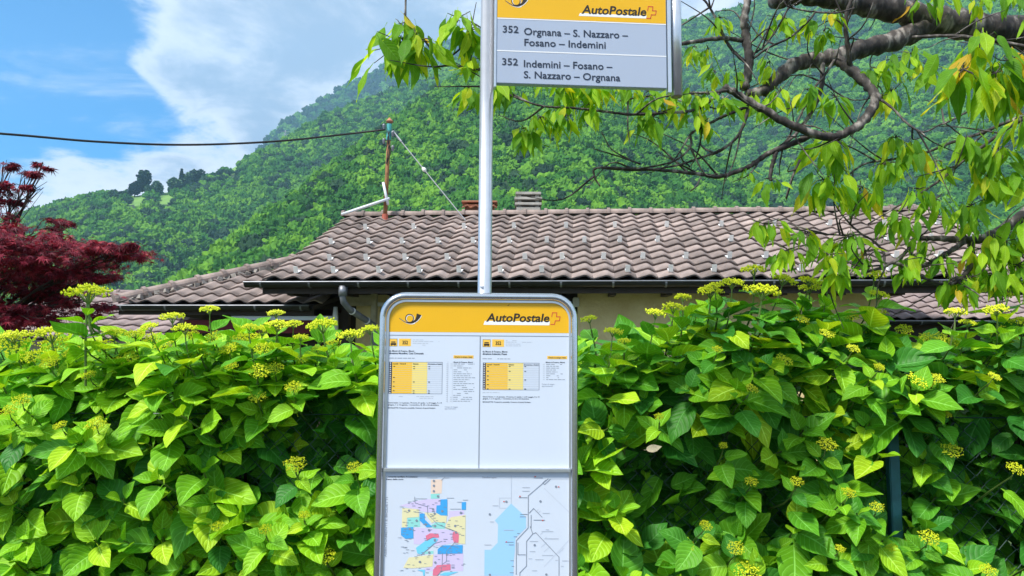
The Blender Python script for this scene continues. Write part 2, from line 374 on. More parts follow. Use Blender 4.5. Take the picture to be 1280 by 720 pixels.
def elev_tan(px, py):            # tan(elevation) of a pixel row near that column
    d = np.array([list(ray(p, q)) for p, q in zip(np.atleast_1d(px), np.atleast_1d(py))])
    return d[:, 2] / np.hypot(d[:, 0], d[:, 1])
def vnoise(x, y, seed=0):
    xi = np.floor(x).astype(np.int64); yi = np.floor(y).astype(np.int64); xf = x - xi; yf = y - yi
    def h(a, b):
        n = (a * 374761393 + b * 668265263 + seed * 1442695041) & 0x7fffffff
        n = ((n ^ (n >> 13)) * 1274126177) & 0x7fffffff
        return ((n ^ (n >> 16)) & 0xffff) / 65535.0
    u = xf * xf * (3 - 2 * xf); v = yf * yf * (3 - 2 * yf)
    return (h(xi, yi) * (1 - u) + h(xi + 1, yi) * u) * (1 - v) + (h(xi, yi + 1) * (1 - u) + h(xi + 1, yi + 1) * u) * v
def hill_profile(th):
    px = px_of_theta(th); o = []
    for L in LAYERS:
        py = interp(px, L, 1); rc = interp(px, L, 2); r0 = interp(px, L, 3)
        o.append((elev_tan(px, py) * rc, rc, r0))
    return o
def hill_z(prof, r, th):         # arrays of the same shape
    x = r * np.sin(th); y = r * np.cos(th)
    gully = np.abs(vnoise(x / 150 + 3.1, y / 330, 5) - 0.5) * 2 * 0.65 + np.abs(vnoise(x / 60, y / 120, 9) - 0.5) * 2 * 0.35
    best = np.full(r.shape, -4.0); lay = np.zeros(r.shape, int)
    for k, (zc, rc, r0) in enumerate(prof):
        t = np.clip((r - r0) / (rc - r0), 0, 1)
        z = zc * t ** 1.12 - (gully - 0.3) * 52 * np.clip(t * (1 - t) * 4, 0, 1) * np.clip(zc / 120, 0, 1)
        z = np.where(r > rc, zc - (r - rc) * 0.45, z) + 1.6 * t
        z = np.where(r < r0, -4, z)
        lay = np.where(z > best, k, lay); best = np.maximum(best, z)
    return best, lay
nth, nr = 400, 240
TH = np.linspace(-1.25, 1.25, nth); RR = 180 * (2700 / 180) ** np.linspace(0, 1, nr)
prof1 = hill_profile(TH)
prof = [tuple(np.repeat(a[:, None], nr, 1) for a in p) for p in prof1]
rg = np.repeat(RR[None, :], nth, 0); tg = np.repeat(TH[:, None], nr, 1)
zg, lg = hill_z(prof, rg, tg)
verts = np.stack([rg * np.sin(tg), rg * np.cos(tg), zg], -1).reshape(-1, 3)
faces = [(i * nr + j, i * nr + j + 1, (i + 1) * nr + j + 1, (i + 1) * nr + j) for i in range(nth - 1) for j in range(nr - 1)]
me = bpy.data.meshes.new('hillside'); me.from_pydata(verts.tolist(), [], faces); me.materials.append(M['slope']); me.materials.append(M['meadow'])
me.polygons.foreach_set('use_smooth', [True] * len(me.polygons))
# small clearings near the left crest
CLEAR = [(171, 247, 12, 7), (206, 247, 13, 6), (293, 212, 10, 5)]
def in_clear(px, py, grow=1.0):
    o = np.zeros(np.shape(px), bool)
    for a, b, c, d in CLEAR: o |= ((px - a) / (c * grow)) ** 2 + ((py - b) / (d * grow)) ** 2 < 1
    return o
def projn(P):
    q = (np.asarray(P) - np.array(EYE)) @ np.array(CAMROT)
    return 640 + FPX * q[..., 0] / -q[..., 2], 360 - FPX * q[..., 1] / -q[..., 2]
cent = np.array([verts[list(f)].mean(0) for f in faces]); cx, cy = projn(cent)
cr = np.hypot(cent[:, 0], cent[:, 1])
mi = (in_clear(cx, cy, 1.5) & (cr > 500) & (cr < 1300)).astype(int); me.polygons.foreach_set('material_index', mi.tolist())
me.update(); tag(link(bpy.data.objects.new('hillside', me)), kind='structure')

# trees of the wood: one crown per point
def forest():
    n = 470000
    th = np.random.uniform(-1.22, 1.22, n); r = np.where(np.random.rand(n) < .35, np.sqrt(np.random.uniform(190 ** 2, 640 ** 2, n)), np.sqrt(np.random.uniform(420 ** 2, 2420 ** 2, n)))
    pf = hill_profile(th); z, lay = hill_z(pf, r, th)
    # drop what no eye at the bus stop could see: hidden behind a nearer crest
    tb = np.clip(((th + 1.25) / 2.50 * (nth - 1)).astype(int), 0, nth - 1)
    elg = zg / rg; run = np.maximum.accumulate(elg, 1)
    jb = np.clip((np.log(r / 180) / math.log(2700 / 180) * (nr - 1)).astype(int), 0, nr - 1)
    vis = (z + 8) / r > run[tb, jb] - 0.004
    rc = np.choose(lay, [pf[0][1], pf[1][1], pf[2][1]])
    keep = vis & (z > 2) & (r < rc * 1.02)
    P = np.stack([r * np.sin(th), r * np.cos(th), z], -1)
    px, py = projn(P); keep &= ~(in_clear(px, py, 1.1) & (r > 500) & (r < 1300)); px2, py2 = projn(P + np.array([0, 0, 9.0])); keep &= ~(in_clear(px2, py2, 1.0) & (r > 500) & (r < 1300))
    P, lay, r = P[keep], lay[keep], r[keep]
    # thin out to a spacing
    cell = {}; sel = []
    rad = np.where(lay == 0, np.random.uniform(2.9, 4.7, len(P)), np.where(lay == 1, np.random.uniform(3.7, 6.3, len(P)), np.random.uniform(7, 12, len(P))))
    for i in range(len(P)):
        s = (6.4, 9.2, 17.0)[lay[i]]
        k = (int(P[i, 0] / s * 1.2), int(P[i, 1] / s * 1.2), lay[i])
        if k in cell: continue
        cell[k] = 1; sel.append(i)
    P, rad, lay = P[sel], rad[sel], lay[sel]
    return P, rad, lay
FP, FR, FLY = forest()
def forest_object(name, P, rad, mats_key, label, conif=False):
    me = bpy.data.meshes.new(name); me.from_pydata(P.tolist(), [], [])
    n = len(P)
    a = me.attributes.new('rot', 'FLOAT_VECTOR', 'POINT'); rv = np.zeros((n, 3)); rv[:, 2] = np.random.uniform(0, 6.28, n); rv[:, :2] = np.random.uniform(-.2, .2, (n, 2)); a.data.foreach_set('vector', rv.ravel())
    a = me.attributes.new('scl', 'FLOAT_VECTOR', 'POINT'); sv = np.stack([rad, rad * np.random.uniform(.85, 1.15, n), rad * np.random.uniform(.85, 1.3, n)], -1); a.data.foreach_set('vector', sv.ravel())
    a = me.attributes.new('var', 'INT', 'POINT'); a.data.foreach_set('value', np.random.randint(0, 4, n).astype(np.int32))
    o = link(bpy.data.objects.new(name, me))
    t = bpy.data.node_groups.new(name, 'GeometryNodeTree')
    t.interface.new_socket('Geometry', in_out='INPUT', socket_type='NodeSocketGeometry'); t.interface.new_socket('Geometry', in_out='OUTPUT', socket_type='NodeSocketGeometry')
    gi = N(t, 'NodeGroupInput'); go = N(t, 'NodeGroupOutput'); J = N(t, 'GeometryNodeJoinGeometry')
    for k in range(4):
        ic = N(t, 'GeometryNodeMeshIcoSphere'); ic.inputs['Radius'].default_value = 1; ic.inputs['Subdivisions'].default_value = 4
        sp = N(t, 'GeometryNodeSetPosition'); t.links.new(ic.outputs[0], sp.inputs['Geometry'])
        pos = N(t, 'GeometryNodeInputPosition'); off = N(t, 'ShaderNodeVectorMath', operation='ADD'); t.links.new(pos.outputs[0], off.inputs[0]); off.inputs[1].default_value = (k * 7.3, k * 3.1, 1.7)
        n1 = N(t, 'ShaderNodeTexNoise'); n1.inputs['Scale'].default_value = 1.9; n1.inputs['Detail'].default_value = 1; t.links.new(off.outputs[0], n1.inputs['Vector'])
        n2 = N(t, 'ShaderNodeTexNoise'); n2.inputs['Scale'].default_value = 6.5; n2.inputs['Detail'].default_value = 2; t.links.new(off.outputs[0], n2.inputs['Vector'])
        s1 = mm('MULTIPLY', mm('SUBTRACT', n1.outputs['Fac'], 0.45, tree=t), 1.6, tree=t); s2 = mm('MULTIPLY', mm('SUBTRACT', n2.outputs['Fac'], 0.5, tree=t), 0.9, tree=t)
        sc = N(t, 'ShaderNodeVectorMath', operation='SCALE'); t.links.new(pos.outputs[0], sc.inputs[0]); t.links.new(mm('ADD', s1, s2, tree=t), sc.inputs['Scale'])
        t.links.new(sc.outputs[0], sp.inputs['Offset'])
        sm = N(t, 'GeometryNodeSetMaterial'); sm.inputs['Material'].default_value = M[mats_key]; t.links.new(sp.outputs[0], sm.inputs['Geometry'])
        gti = N(t, 'GeometryNodeGeometryToInstance'); t.links.new(sm.outputs[0], gti.inputs[0]); t.links.new(gti.outputs[0], J.inputs[0])
    iop = N(t, 'GeometryNodeInstanceOnPoints'); t.links.new(gi.outputs[0], iop.inputs['Points']); t.links.new(J.outputs[0], iop.inputs['Instance'])
    iop.inputs['Pick Instance'].default_value = True
    for an, dt, sock in (('rot', 'FLOAT_VECTOR', 'Rotation'), ('scl', 'FLOAT_VECTOR', 'Scale'), ('var', 'INT', 'Instance Index')):
        na = N(t, 'GeometryNodeInputNamedAttribute', data_type=dt); na.inputs['Name'].default_value = an
        t.links.new(next(s for s in na.outputs if s.enabled and s.name == 'Attribute'), iop.inputs[sock])
    t.links.new(iop.outputs[0], go.inputs[0])
    md = o.modifiers.new('crowns', 'NODES'); md.node_group = t
    me.materials.append(M[mats_key])
    return tag(o, label, 'forest', kind='stuff')
dark = np.random.rand(len(FP)) < np.where(FLY == 0, 0.10, np.where(FLY == 1, 0.14, 0.40))
forest_object('forest', FP[~dark], FR[~dark], 'wood_near', 'dense green broadleaf wood covering the mountain side')
forest_object('dark_forest', FP[dark], FR[dark] * 1.05, 'pine', 'scattered darker trees among the wood on the mountain')

# a few trees on the left crest that stand out one by one
def ground_at(px, py, rguess):
    d = ray(px, py); th = math.atan2(d.x, d.y)
    r = rguess; pf = [tuple(np.array([a[0]]) for a in p) for p in hill_profile(np.array([th]))]
    z = hill_z(pf, np.array([r]), np.array([th]))[0][0]
    return Vector((r * math.sin(th), r * math.cos(th), z))
def leaf_cloud(mb, c, rx, rz, n, s, conif=False):
    for _ in range(n):
        a = random.uniform(0, 6.283); u = random.random() ** 0.4
        h = random.uniform(-1, 1)
        k = (1 - (h + 1) / 2 * 0.88) if conif else math.sqrt(max(0, 1 - h * h))
        p = Vector((c[0] + math.cos(a) * rx * u * k, c[1] + math.sin(a) * rx * u * k, c[2] + h * rz))
        q = Euler((random.uniform(-.9, .9), random.uniform(-.9, .9), random.uniform(0, 6.28))).to_matrix()
        vs = [p + q @ Vector((x * s, y * s, random.uniform(-.25, .25) * s)) for x, y in ((-.6, -.5), (.5, -.6), (.7, .4), (0, .8), (-.7, .3))]
        mb.add(vs, [(0, 1, 2, 3, 4)])
HT = [(181, 247, 842, 31, 13, 'pine', 'tall dark tree standing highest on the left crest of the hill'),
      (168, 246, 842, 20, 10, 'pine', 'dark bluish tree beside the small meadow on the crest'),
      (197, 247, 836, 18, 10, 'pale_tree', 'pale grey-green tree between the two crest meadows'),
      (187, 248, 834, 14, 8, 'pale_tree', 'small pale tree just under the tall dark crest tree'),
      (218, 246, 838, 19, 12, 'pale_tree', 'broad grey-green tree right of the crest meadow'),
      (232, 246, 846, 23, 10, 'pale_tree', 'upright grey-green tree in the row on the crest'),
      (245, 246, 856, 21, 13, 'pine', 'dark round tree at the right end of the crest row'),
      (226, 236, 845, 26, 7, 'pine', 'pointed dark conifer poking above the crest row'),
      (141, 247, 846, 13, 6, 'pale_tree', 'small lone tree at the left end of the crest'),
      (155, 249, 838, 9, 9, 'pine', 'low dark rounded tree left of the crest meadow')]
for px, py, r, hpx, wpx, mk, lab in HT:
    b = ground_at(px, py, r); h = hpx / FPX * r; wd = wpx / FPX * r
    t = tag(empty('hillside_tree', b), lab, 'tree', 'trees standing out on the crest')
    m = MB(); m.tube([b + Vector((0, 0, -1)), b + Vector((.2, 0, h * .5)), b + Vector((0, .2, h * .85))], [h * .025, h * .018, h * .006], 6); m.build('trunk', M['bark'], t)
    m = MB(); con = 'conifer' in lab
    for q in range(1 if con else 9):
        if con: leaf_cloud(m, b + Vector((0, 0, h * .55)), wd * .62, h * .48, 700, h * .06, True)
        else: leaf_cloud(m, b + Vector((random.uniform(-.35, .35) * wd, random.uniform(-.35, .35) * wd, h * random.uniform(.35, .75))), wd * .42, h * .24, 130, h * .075)
    tag(m.build('crown', M[mk], t), kind='stuff')

# power pylon and hut on the slope
b = ground_at(357, 158, 1010); t = tag(empty('power_pylon', b), 'thin grey lattice power pylon on the far ridge', 'pylon')
hgt = 32.0; m = MB()
for sx in (-1, 1):
    for sy in (-1, 1): m.tube([b + Vector((sx * 2.6, sy * 2.6, -2)), b + Vector((sx * .5, sy * .5, hgt))], 0.17, 4)
m.build('mast', M['wire'], t)
m = MB()
for k in range(8):
    z0 = k * 4; z1 = z0 + 4; w0 = 2.6 - 2.1 * z0 / hgt; w1 = 2.6 - 2.1 * z1 / hgt
    for s in (-1, 1):
        m.tube([b + Vector((-w0 * s, -w0, z0)), b + Vector((w1 * s, -w1, z1))], 0.1, 4); m.tube([b + Vector((-w0 * s, w0, z0)), b + Vector((w1 * s, w1, z1))], 0.1, 4)
m.build('bracing', M['wire'], t)
for zc in (22, 26, 30):
    m = MB(); m.tube([b + Vector((-4.5, 0, zc)), b + Vector((4.5, 0, zc))], 0.16, 4); m.build('cross_arm', M['wire'], t)
b = ground_at(290, 210, 925); t = tag(empty('hillside_hut', b), 'tiny pale hut at the edge of a meadow high on the slope', 'hut')
m = MB(); m.box(b + Vector((0, 0, 1)), (6, 4, 5)); m.build('wall', M['plaster'], t)
m = MB(); m.add([b + Vector(v) for v in ((-3.5, -2.6, 3.4), (3.5, -2.6, 3.4), (3.5, 2.6, 3.4), (-3.5, 2.6, 3.4), (-3.5, 0, 5.4), (3.5, 0, 5.4))], [(0, 1, 5, 4), (2, 3, 4, 5), (0, 4, 3), (1, 2, 5), (0, 3, 2, 1)]); m.build('roof', M['concrete'], t)

# ------------------------------------------------------------------ haze
g = MB(); g.box((0, 0, 700), (6400, 6400, 1404))
hz = bpy.data.materials.new('valley_haze'); hz.use_nodes = True; hz.node_tree.nodes.clear()
ho = N(hz.node_tree, 'ShaderNodeOutputMaterial'); hv = N(hz.node_tree, 'ShaderNodeVolumePrincipled')
hv.inputs['Color'].default_value = (0.38, 0.68, 1.0, 1); hv.inputs['Density'].default_value = 0.00018; hv.inputs['Anisotropy'].default_value = 0.0
hz.node_tree.links.new(hv.outputs[0], ho.inputs['Volume'])
tag(g.build('haze', hz), 'thin bluish haze filling the valley air', 'haze', kind='stuff')

# ------------------------------------------------------------------ roofs: frame (origin, along, inward, pitch)
class Roof:
    def __init__(s, O, yaw, pitch):
        s.O = Vector(O); s.e = Vector((math.cos(R(yaw)), -math.sin(R(yaw)), 0)); s.n = Vector((math.sin(R(yaw)), math.cos(R(yaw)), 0))
        s.p = R(pitch); s.up = s.n * math.cos(s.p) + Vector((0, 0, math.sin(s.p))); s.nor = s.e.cross(s.up).normalized()
        s.B = Matrix((s.e, s.up, s.nor)).transposed()
    def pt(s, a, t, h=0): return s.O + s.e * a + s.up * t + s.nor * h
    def flat(s, a, d, z): return s.O + s.e * a + s.n * d + Vector((0, 0, z))      # a along, d inward, z up
    def mx(s, a, t, h=0, rot=None):
        B = s.B @ rot if rot else s.B
        m = B.to_4x4(); m.translation = s.pt(a, t, h); return m
    def s_at(s, px, t=0):
        lo, hi = -20.0, 20.0
        for _ in range(50):
            mid = (lo + hi) / 2
            if proj(s.pt(mid, t))[0] < px: lo = mid
            else: hi = mid
        return lo

def tile_mesh(name, wd, ln, th=0.024, amp=0.034, n=10, mt='tile'):
    # double-curved interlocking tile: trough and roll, thick lower edge
    def prof(u): return amp * (math.sin(2 * math.pi * (u - 0.30)) * 0.75 + math.sin(4 * math.pi * (u - 0.05)) * 0.16)
    m = MB(); rows = []
    tilt = 0.040
    for (y, zo) in ((0.0, 0), (0.0, -th), (ln, 0)):
        pass
    top0 = []; bot0 = []; top1 = []
    for i in range(n + 1):
        u = i / n; x = (u - 0.5) * wd * 1.03; z = prof(u)
        sag = 0.010 * math.cos(2 * math.pi * (u - 0.55))
        top0.append(len(m.v)); m.v.append((x, -0.012 - sag * .6, z + tilt))
        bot0.append(len(m.v)); m.v.append((x, -0.004 - sag * .6, z + tilt - th))
        top1.append(len(m.v)); m.v.append((x, ln, z))
    for i in range(n):
        m.face((top0[i], top0[i + 1], top1[i + 1], top1[i])); m.face((bot0[i], bot0[i + 1], top0[i + 1], top0[i]))
    m.face((bot0[0], top0[0], top1[0])); m.face((top0[n], bot0[n], top1[n]))
    me = m.mesh(name, M[mt], smooth=False)
    me.polygons.foreach_set('use_smooth', [len(p.vertices) == 4 and abs(p.normal.z) > 0.5 for p in me.polygons]); return me
def join_instances(name, mesh, mats_world, material, parent):
    nv = len(mesh.vertices); co = np.empty(nv * 3); mesh.vertices.foreach_get('co', co); co = co.reshape(-1, 3)
    fs = [tuple(p.vertices) for p in mesh.polygons]; V = []; F = []
    for k, mw in enumerate(mats_world):
        A = np.array(mw); V.append(co @ A[:3, :3].T + A[:3, 3]); F += [tuple(i + k * nv for i in f) for f in fs]
    me = bpy.data.meshes.new(name); me.from_pydata(np.concatenate(V).tolist(), [], F); me.materials.append(material)
    sm = [p.use_smooth for p in mesh.polygons] * len(mats_world); me.polygons.foreach_set('use_smooth', sm); me.update()
    return tag(link(bpy.data.objects.new(name, me), parent), kind='stuff')
def cap_mesh(name, ln, r, mt='ridge'):
    m = MB(); n = 8
    for y, rr in ((0, r * 1.28), (0.055, r * 1.28), (0.057, r * 1.02), (ln, r * 0.94)):
        for k in range(n + 1):
            a = math.pi * (k / n) * 1.1 - 0.05 * math.pi; m.v.append((math.cos(a) * rr, y, math.sin(a) * rr))
    for j in range(3):
        for k in range(n): m.face((j * (n + 1) + k, j * (n + 1) + k + 1, (j + 1) * (n + 1) + k + 1, (j + 1) * (n + 1) + k))
    m.face(tuple(range(n + 1)))
    return m.mesh(name, M[mt], smooth=False)

# ------------------------------------------------------------------ main house
O = at(640, 349, 10.4); H = Roof(O, 5.0, 24.0)
house = tag(empty('house', (O.x, O.y + 2, 0)), 'long low house with brown wavy tiled roof and ochre walls behind the hedge', 'house')
sL = H.s_at(328); sR = sL + 37 * 0.30; SL = 12 * 0.34
# roof deck
m = MB(); m.hexa([H.pt(sL, 0.02, -.12), H.pt(sR, 0.02, -.12), H.pt(sR, SL, -.12), H.pt(sL, SL, -.12), H.pt(sL, 0.02, -.035), H.pt(sR, 0.02, -.035), H.pt(sR, SL, -.035), H.pt(sL, SL, -.035)])
roof = m.build('roof', M['darkwood'], house)
tme = [tile_mesh('tile', 0.30, 0.40), tile_mesh('tile', 0.30, 0.40, amp=0.032), tile_mesh('tile', 0.30, 0.40, amp=0.036)]
rest = []
def jit(): return Euler((random.gauss(0, .006), random.gauss(0, .012), random.gauss(0, .006))).to_matrix()
for j in range(12):
    for i in range(37):
        mw = H.mx(sL + (i + .5) * .30 + random.gauss(0, .002), j * .34 + random.gauss(0, .004), random.uniform(0, .004), jit())
        if j < 8: link(bpy.data.objects.new('tile', tme[(i * 7 + j * 3) % 3]), roof, mw)
        else: rest.append(mw)
join_instances('upper_tiles', tme[0], rest, M['tile'], roof)
# ridge caps
cm = cap_mesh('ridge_cap', 0.42, 0.085)
k = 0; s = sL - .05
while s < sR:
    B = Matrix((Vector((0, 0, 1)).cross(H.e).normalized() * -1, H.e, Vector((0, 0, 1)))).transposed()
    mw = (B @ Euler((0, 0, 0)).to_matrix()).to_4x4(); mw.translation = H.pt(s, SL, .03) + Vector((0, 0, random.uniform(-.006, .006)))
    link(bpy.data.objects.new('ridge_cap', cm), roof, mw); s += .40
# back slope
m = MB(); rb = H.pt(0, SL)
def bk(a, d, z): return H.O + H.e * a + H.n * d + Vector((0, 0, z))
dR = SL * math.cos(H.p); zR = SL * math.sin(H.p)
m.hexa([bk(sL, dR, zR - .1), bk(sR, dR, zR - .1), bk(sR, 2 * dR, -.1), bk(sL, 2 * dR, -.1), bk(sL, dR, zR), bk(sR, dR, zR), bk(sR, 2 * dR, 0), bk(sL, 2 * dR, 0)])
m.build('rear_roof_slope', M['tile'], house)
# snow guards
cl = MB(); cl.box((0, 0, .062), (.066, .13, .007)); cl.box((0, -.062, .105), (.066, .007, .10)); clm = cl.mesh('snow_guard', M['clip'])
for row, start, stepn in ((0.55, 1, 2), (2.5, 2, 2), (5.4, 1, 2), (8.4, 2, 3)):
    i = start
    while i < 36:
        if random.random() < .9: link(bpy.data.objects.new('snow_guard', clm), roof, H.mx(sL + (i + .55) * .30 + random.gauss(0, .02), row * .34, .01, Euler((0, 0, random.gauss(0, .05))).to_matrix()))
        i += stepn
# gutter: half round channel with bright lip
def gutter(Rf, s0, s1, parent, r=.075, drop=.045, name='gutter'):
    m = MB(); n = 10; c0 = Rf.flat(s0, -.07, -drop); L = s1 - s0
    for a in (0, L):
        for rr in (r, r - .006):
            for k in range(n + 1):
                an = math.pi * k / n; m.v.append(tuple(c0 + Rf.e * a - Rf.n * math.cos(an) * rr - Vector((0, 0, math.sin(an) * rr))))
    q = n + 1
    for k in range(n):
        m.face((k, k + 1, 2 * q + k + 1, 2 * q + k)); m.face((q + k, q + k + 1, 3 * q + k + 1, 3 * q + k))
        m.face((k, k + 1, q + k + 1, q + k)); m.face((2 * q + k, 2 * q + k + 1, 3 * q + k + 1, 3 * q + k))
    m.add([c0 - Rf.n * math.cos(math.pi * k / n) * r - Vector((0, 0, math.sin(math.pi * k / n) * r)) for k in range(n + 1)], [tuple(range(n + 1))])
    m.add([c0 + Rf.e * L - Rf.n * math.cos(math.pi * k / n) * r - Vector((0, 0, math.sin(math.pi * k / n) * r)) for k in range(n + 1)], [tuple(range(n + 1))])
    gt = m.build(name, M['gutter'], parent, smooth=False)
    m = MB(); m.tube([c0 - Rf.n * r, c0 - Rf.n * r + Rf.e * L], .010, 8); m.build('rolled_lip', M['zinc'], gt)
    s = s0 + .25
    while s < s1:
        m = MB(); c = Rf.flat(s, -.07, -drop)
        pts = [c - Rf.n * math.cos(math.pi * k / 8) * (r + .008) - Vector((0, 0, math.sin(math.pi * k / 8) * (r + .008))) for k in range(9)]
        for a in range(8):
            m.add([pts[a] - Rf.e * .014, pts[a] + Rf.e * .014, pts[a + 1] + Rf.e * .014, pts[a + 1] - Rf.e * .014], [(0, 1, 2, 3)])
        m.build('bracket', M['zinc'], gt); s += .72
    return gt
gutter(H, sL - .22, sR + .1, house)
# fascia, soffit, rafters
m = MB(); m.hexa([H.flat(sL, .02, -.20), H.flat(sR, .02, -.20), H.flat(sR, .05, -.20), H.flat(sL, .05, -.20), H.flat(sL, .02, -.02), H.flat(sR, .02, -.02), H.flat(sR, .05, -.02), H.flat(sL, .05, -.02)]); m.build('fascia', M['darkwood'], house)
wallD = .75
m = MB(); m.hexa([H.flat(sL, .05, -.16), H.flat(sR, .05, -.16), H.flat(sR, wallD, -.10), H.flat(sL, wallD, -.10), H.flat(sL, .05, -.14), H.flat(sR, .05, -.14), H.flat(sR, wallD, -.08), H.flat(sL, wallD, -.08)]); m.build('soffit', M['darkwood'], house)
zG = -O.z                        # ground level in roof coordinates
def wallbox(name, s0, s1, d0, d1, z0, z1, mt, bev=0):
    m = MB(); m.hexa([H.flat(s0, d0, z0), H.flat(s1, d0, z0), H.flat(s1, d1, z0), H.flat(s0, d1, z0), H.flat(s0, d0, z1), H.flat(s1, d0, z1), H.flat(s1, d1, z1), H.flat(s0, d1, z1)])
    return m.build(name, M[mt], house, bevel=bev)
def sw(px): 
    lo, hi = -20., 20.
    for _ in range(50):
        mid = (lo + hi) / 2
        if proj(H.flat(mid, wallD, -.5))[0] < px: lo = mid
        else: hi = mid
    return lo
wallbox('wall', sw(722), sw(1104), wallD, wallD + .3, zG, -.105, 'ochre')
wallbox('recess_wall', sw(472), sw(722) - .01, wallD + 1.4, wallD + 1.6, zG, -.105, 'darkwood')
wallbox('wall', sw(433), sw(472), wallD + .5, wallD + .7, zG, -.105, 'ochre')
wallbox('side_wall', sw(1104) - .3, sw(1104), wallD + .3, 2 * dR - .6, zG, -.105, 'ochre')
wallbox('side_wall', sw(433), sw(433) + .25, wallD + .7, 2 * dR - .6, zG, -.105, 'ochre')
wallbox('rear_wall', sw(433), sw(1104), 2 * dR - .6, 2 * dR - .35, zG, -.12, 'ochre')
# window in the ochre wall (shaded reveal below the eaves)
wn = wallbox('window', sw(590), sw(655), wallD + 1.34, wallD + 1.42, -1.9, -.45, 'palewood')
m = MB(); m.hexa([H.flat(sw(590) + .07, wallD + 1.325, -1.83), H.flat(sw(655) - .07, wallD + 1.325, -1.83), H.flat(sw(655) - .07, wallD + 1.335, -1.83), H.flat(sw(590) + .07, wallD + 1.335, -1.83), H.flat(sw(590) + .07, wallD + 1.325, -.52), H.flat(sw(655) - .07, wallD + 1.325, -.52), H.flat(sw(655) - .07, wallD + 1.335, -.52), H.flat(sw(590) + .07, wallD + 1.335, -.52)]); m.build('pane', M['glass'], wn)
wallbox('post', sw(462), sw(469), wallD + .04, wallD + .14, zG, -.12, 'palewood', .01)
wallbox('post', sw(471), sw(476), wallD + .2, wallD + .27, zG, -.30, 'palewood', .008)
wallbox('beam', sw(422), sw(462), wallD + .25, wallD + .37, -.30, -.13, 'palewood', .01)
wallbox('beam', sw(469), sw(500), wallD + .10, wallD + .17, -.32, -.26, 'plaster', .005)
wallbox('corbel', sw(716), sw(724), wallD - .10, wallD - .003, -.34, -.20, 'plaster', .01)
for k in range(15):
    s = sL + .35 + k * .78
    m = MB(); m.hexa([H.flat(s, .08, -.22), H.flat(s + .09, .08, -.22), H.flat(s + .09, wallD, -.19), H.flat(s, wallD, -.19), H.flat(s, .08, -.165), H.flat(s + .09, .08, -.165), H.flat(s + .09, wallD, -.11), H.flat(s, wallD, -.11)]); m.build('rafter_end', M['darkwood'], house)
# downspout with offset bend
a = H.flat(H.s_at(431), -.07, -.13); q = [a, a + Vector((0, 0, -.13)), a + Vector((.01, .02, -.2)), a + Vector((.08, .12, -.30)), a + Vector((.25, .45, -.43)), a + Vector((.34, .60, -.5)), a + Vector((.36, .64, -.62)), Vector((a.x + .36, a.y + .64, .1))]
m = MB(); m.tube(q, .047, 12); ds = m.build('downspout', M['zinc'], house, smooth=True)
m = MB(); m.tube([a + Vector((0, 0, .03)), a + Vector((0, 0, -.115))], .062, 14); m.build('spout_collar', M['zinc'], ds, smooth=True)
for kk, nn in ((3, 4), (4, 5)):
    m = MB(); d = (q[nn] - q[kk]).normalized(); c = q[kk].lerp(q[nn], .15); m.tube([c - d * .012, c + d * .012], .054, 12); m.build('pipe_clip', M['clip'], ds)
# chimney of stacked slabs
def ridge_pt(px, back=.3):
    sx = H.s_at(px, SL); return H.pt(sx, SL) + H.n * back
c = ridge_pt(659, .25)
m = MB(); m.box(c + Vector((0, 0, -.05)), (.46, .46, .45), bevel if False else None); ch = m.build('chimney', M['concrete'], house)
for k in range(3):
    m = MB(); sz = (.52, .54, .50)[k]; m.box(c + Vector((0, 0, .235 + k * .105)), (sz, sz, .055)); m.build('chimney_slab', M['concrete'], ch, bevel=.008)
    m = MB()
    for sx in (-1, 1):
        for sy in (-1, 1): m.box(c + Vector((sx * .17, sy * .17, .185 + k * .105)), (.07, .07, .05))
    m.build('spacer', M['concrete'], ch)
# brick vent with little tiled cover
c = ridge_pt(598, .2)
m = MB(); m.box(c + Vector((0, 0, .04)), (.58, .34, .40)); vt = m.build('vent', M['terracotta'], house)
m = MB(); m.box(c + Vector((0, 0, .29)), (.70, .44, .03)); m.build('vent_cover', M['terracotta'], vt, bevel=.008)
tv = tile_mesh('vent_tile', .17, .22, amp=.03, mt='terracotta')
for k in range(4):
    Bm = Matrix((Vector((1, 0, 0)), Vector((0, .90, .43)), Vector((0, -.43, .90)))).transposed().to_4x4(); Bm.translation = c + Vector((-.255 + k * .17, -.24, .15)); link(bpy.data.objects.new('vent_tile', tv), vt, Bm)

# ------------------------------------------------------------------ left annex with hip roof (part of the house)
OA = at(266, 379, 11.5); A = Roof(OA, 5.0, 24.0)
aL = A.s_at(148); aR = A.s_at(392)
tA = 2.6                          # slope length
ca = math.cos(A.p)
m = MB(); hipx = aL + tA * ca
m.hexa([A.pt(aL, 0, -.1), A.pt(aR, 0, -.1), A.pt(aR + 1.6, tA, -.1), A.pt(hipx, tA, -.1), A.pt(aL, 0, -.035), A.pt(aR, 0, -.035), A.pt(aR + 1.6, tA, -.035), A.pt(hipx, tA, -.035)])
m.hexa([A.pt(aL, 0, -.1), A.pt(hipx, tA, -.1), A.flat(hipx, 4.4, A.pt(0, tA).z - OA.z - .1), A.flat(aL, 6.8, -.1), A.pt(aL, 0, -.04), A.pt(hipx, tA, -.04), A.flat(hipx, 4.4, A.pt(0, tA).z - OA.z - .03), A.flat(aL, 6.8, -.03)])
ar = m.build('annex_roof', M['darkwood'], house)
i = 0
for j in range(7):
    for i in range(16):
        s = aL + (i + .5) * .30; t = j * .34
        if s < aL + t * ca + .10 or s > aR + t * .55: continue
        link(bpy.data.objects.new('tile', tme[(i + j) % 3]), ar, A.mx(s, t + random.gauss(0, .005), random.uniform(0, .006), jit()))
hv = (A.pt(hipx, tA) - A.pt(aL, 0)); hl = hv.length; hd = hv.normalized()
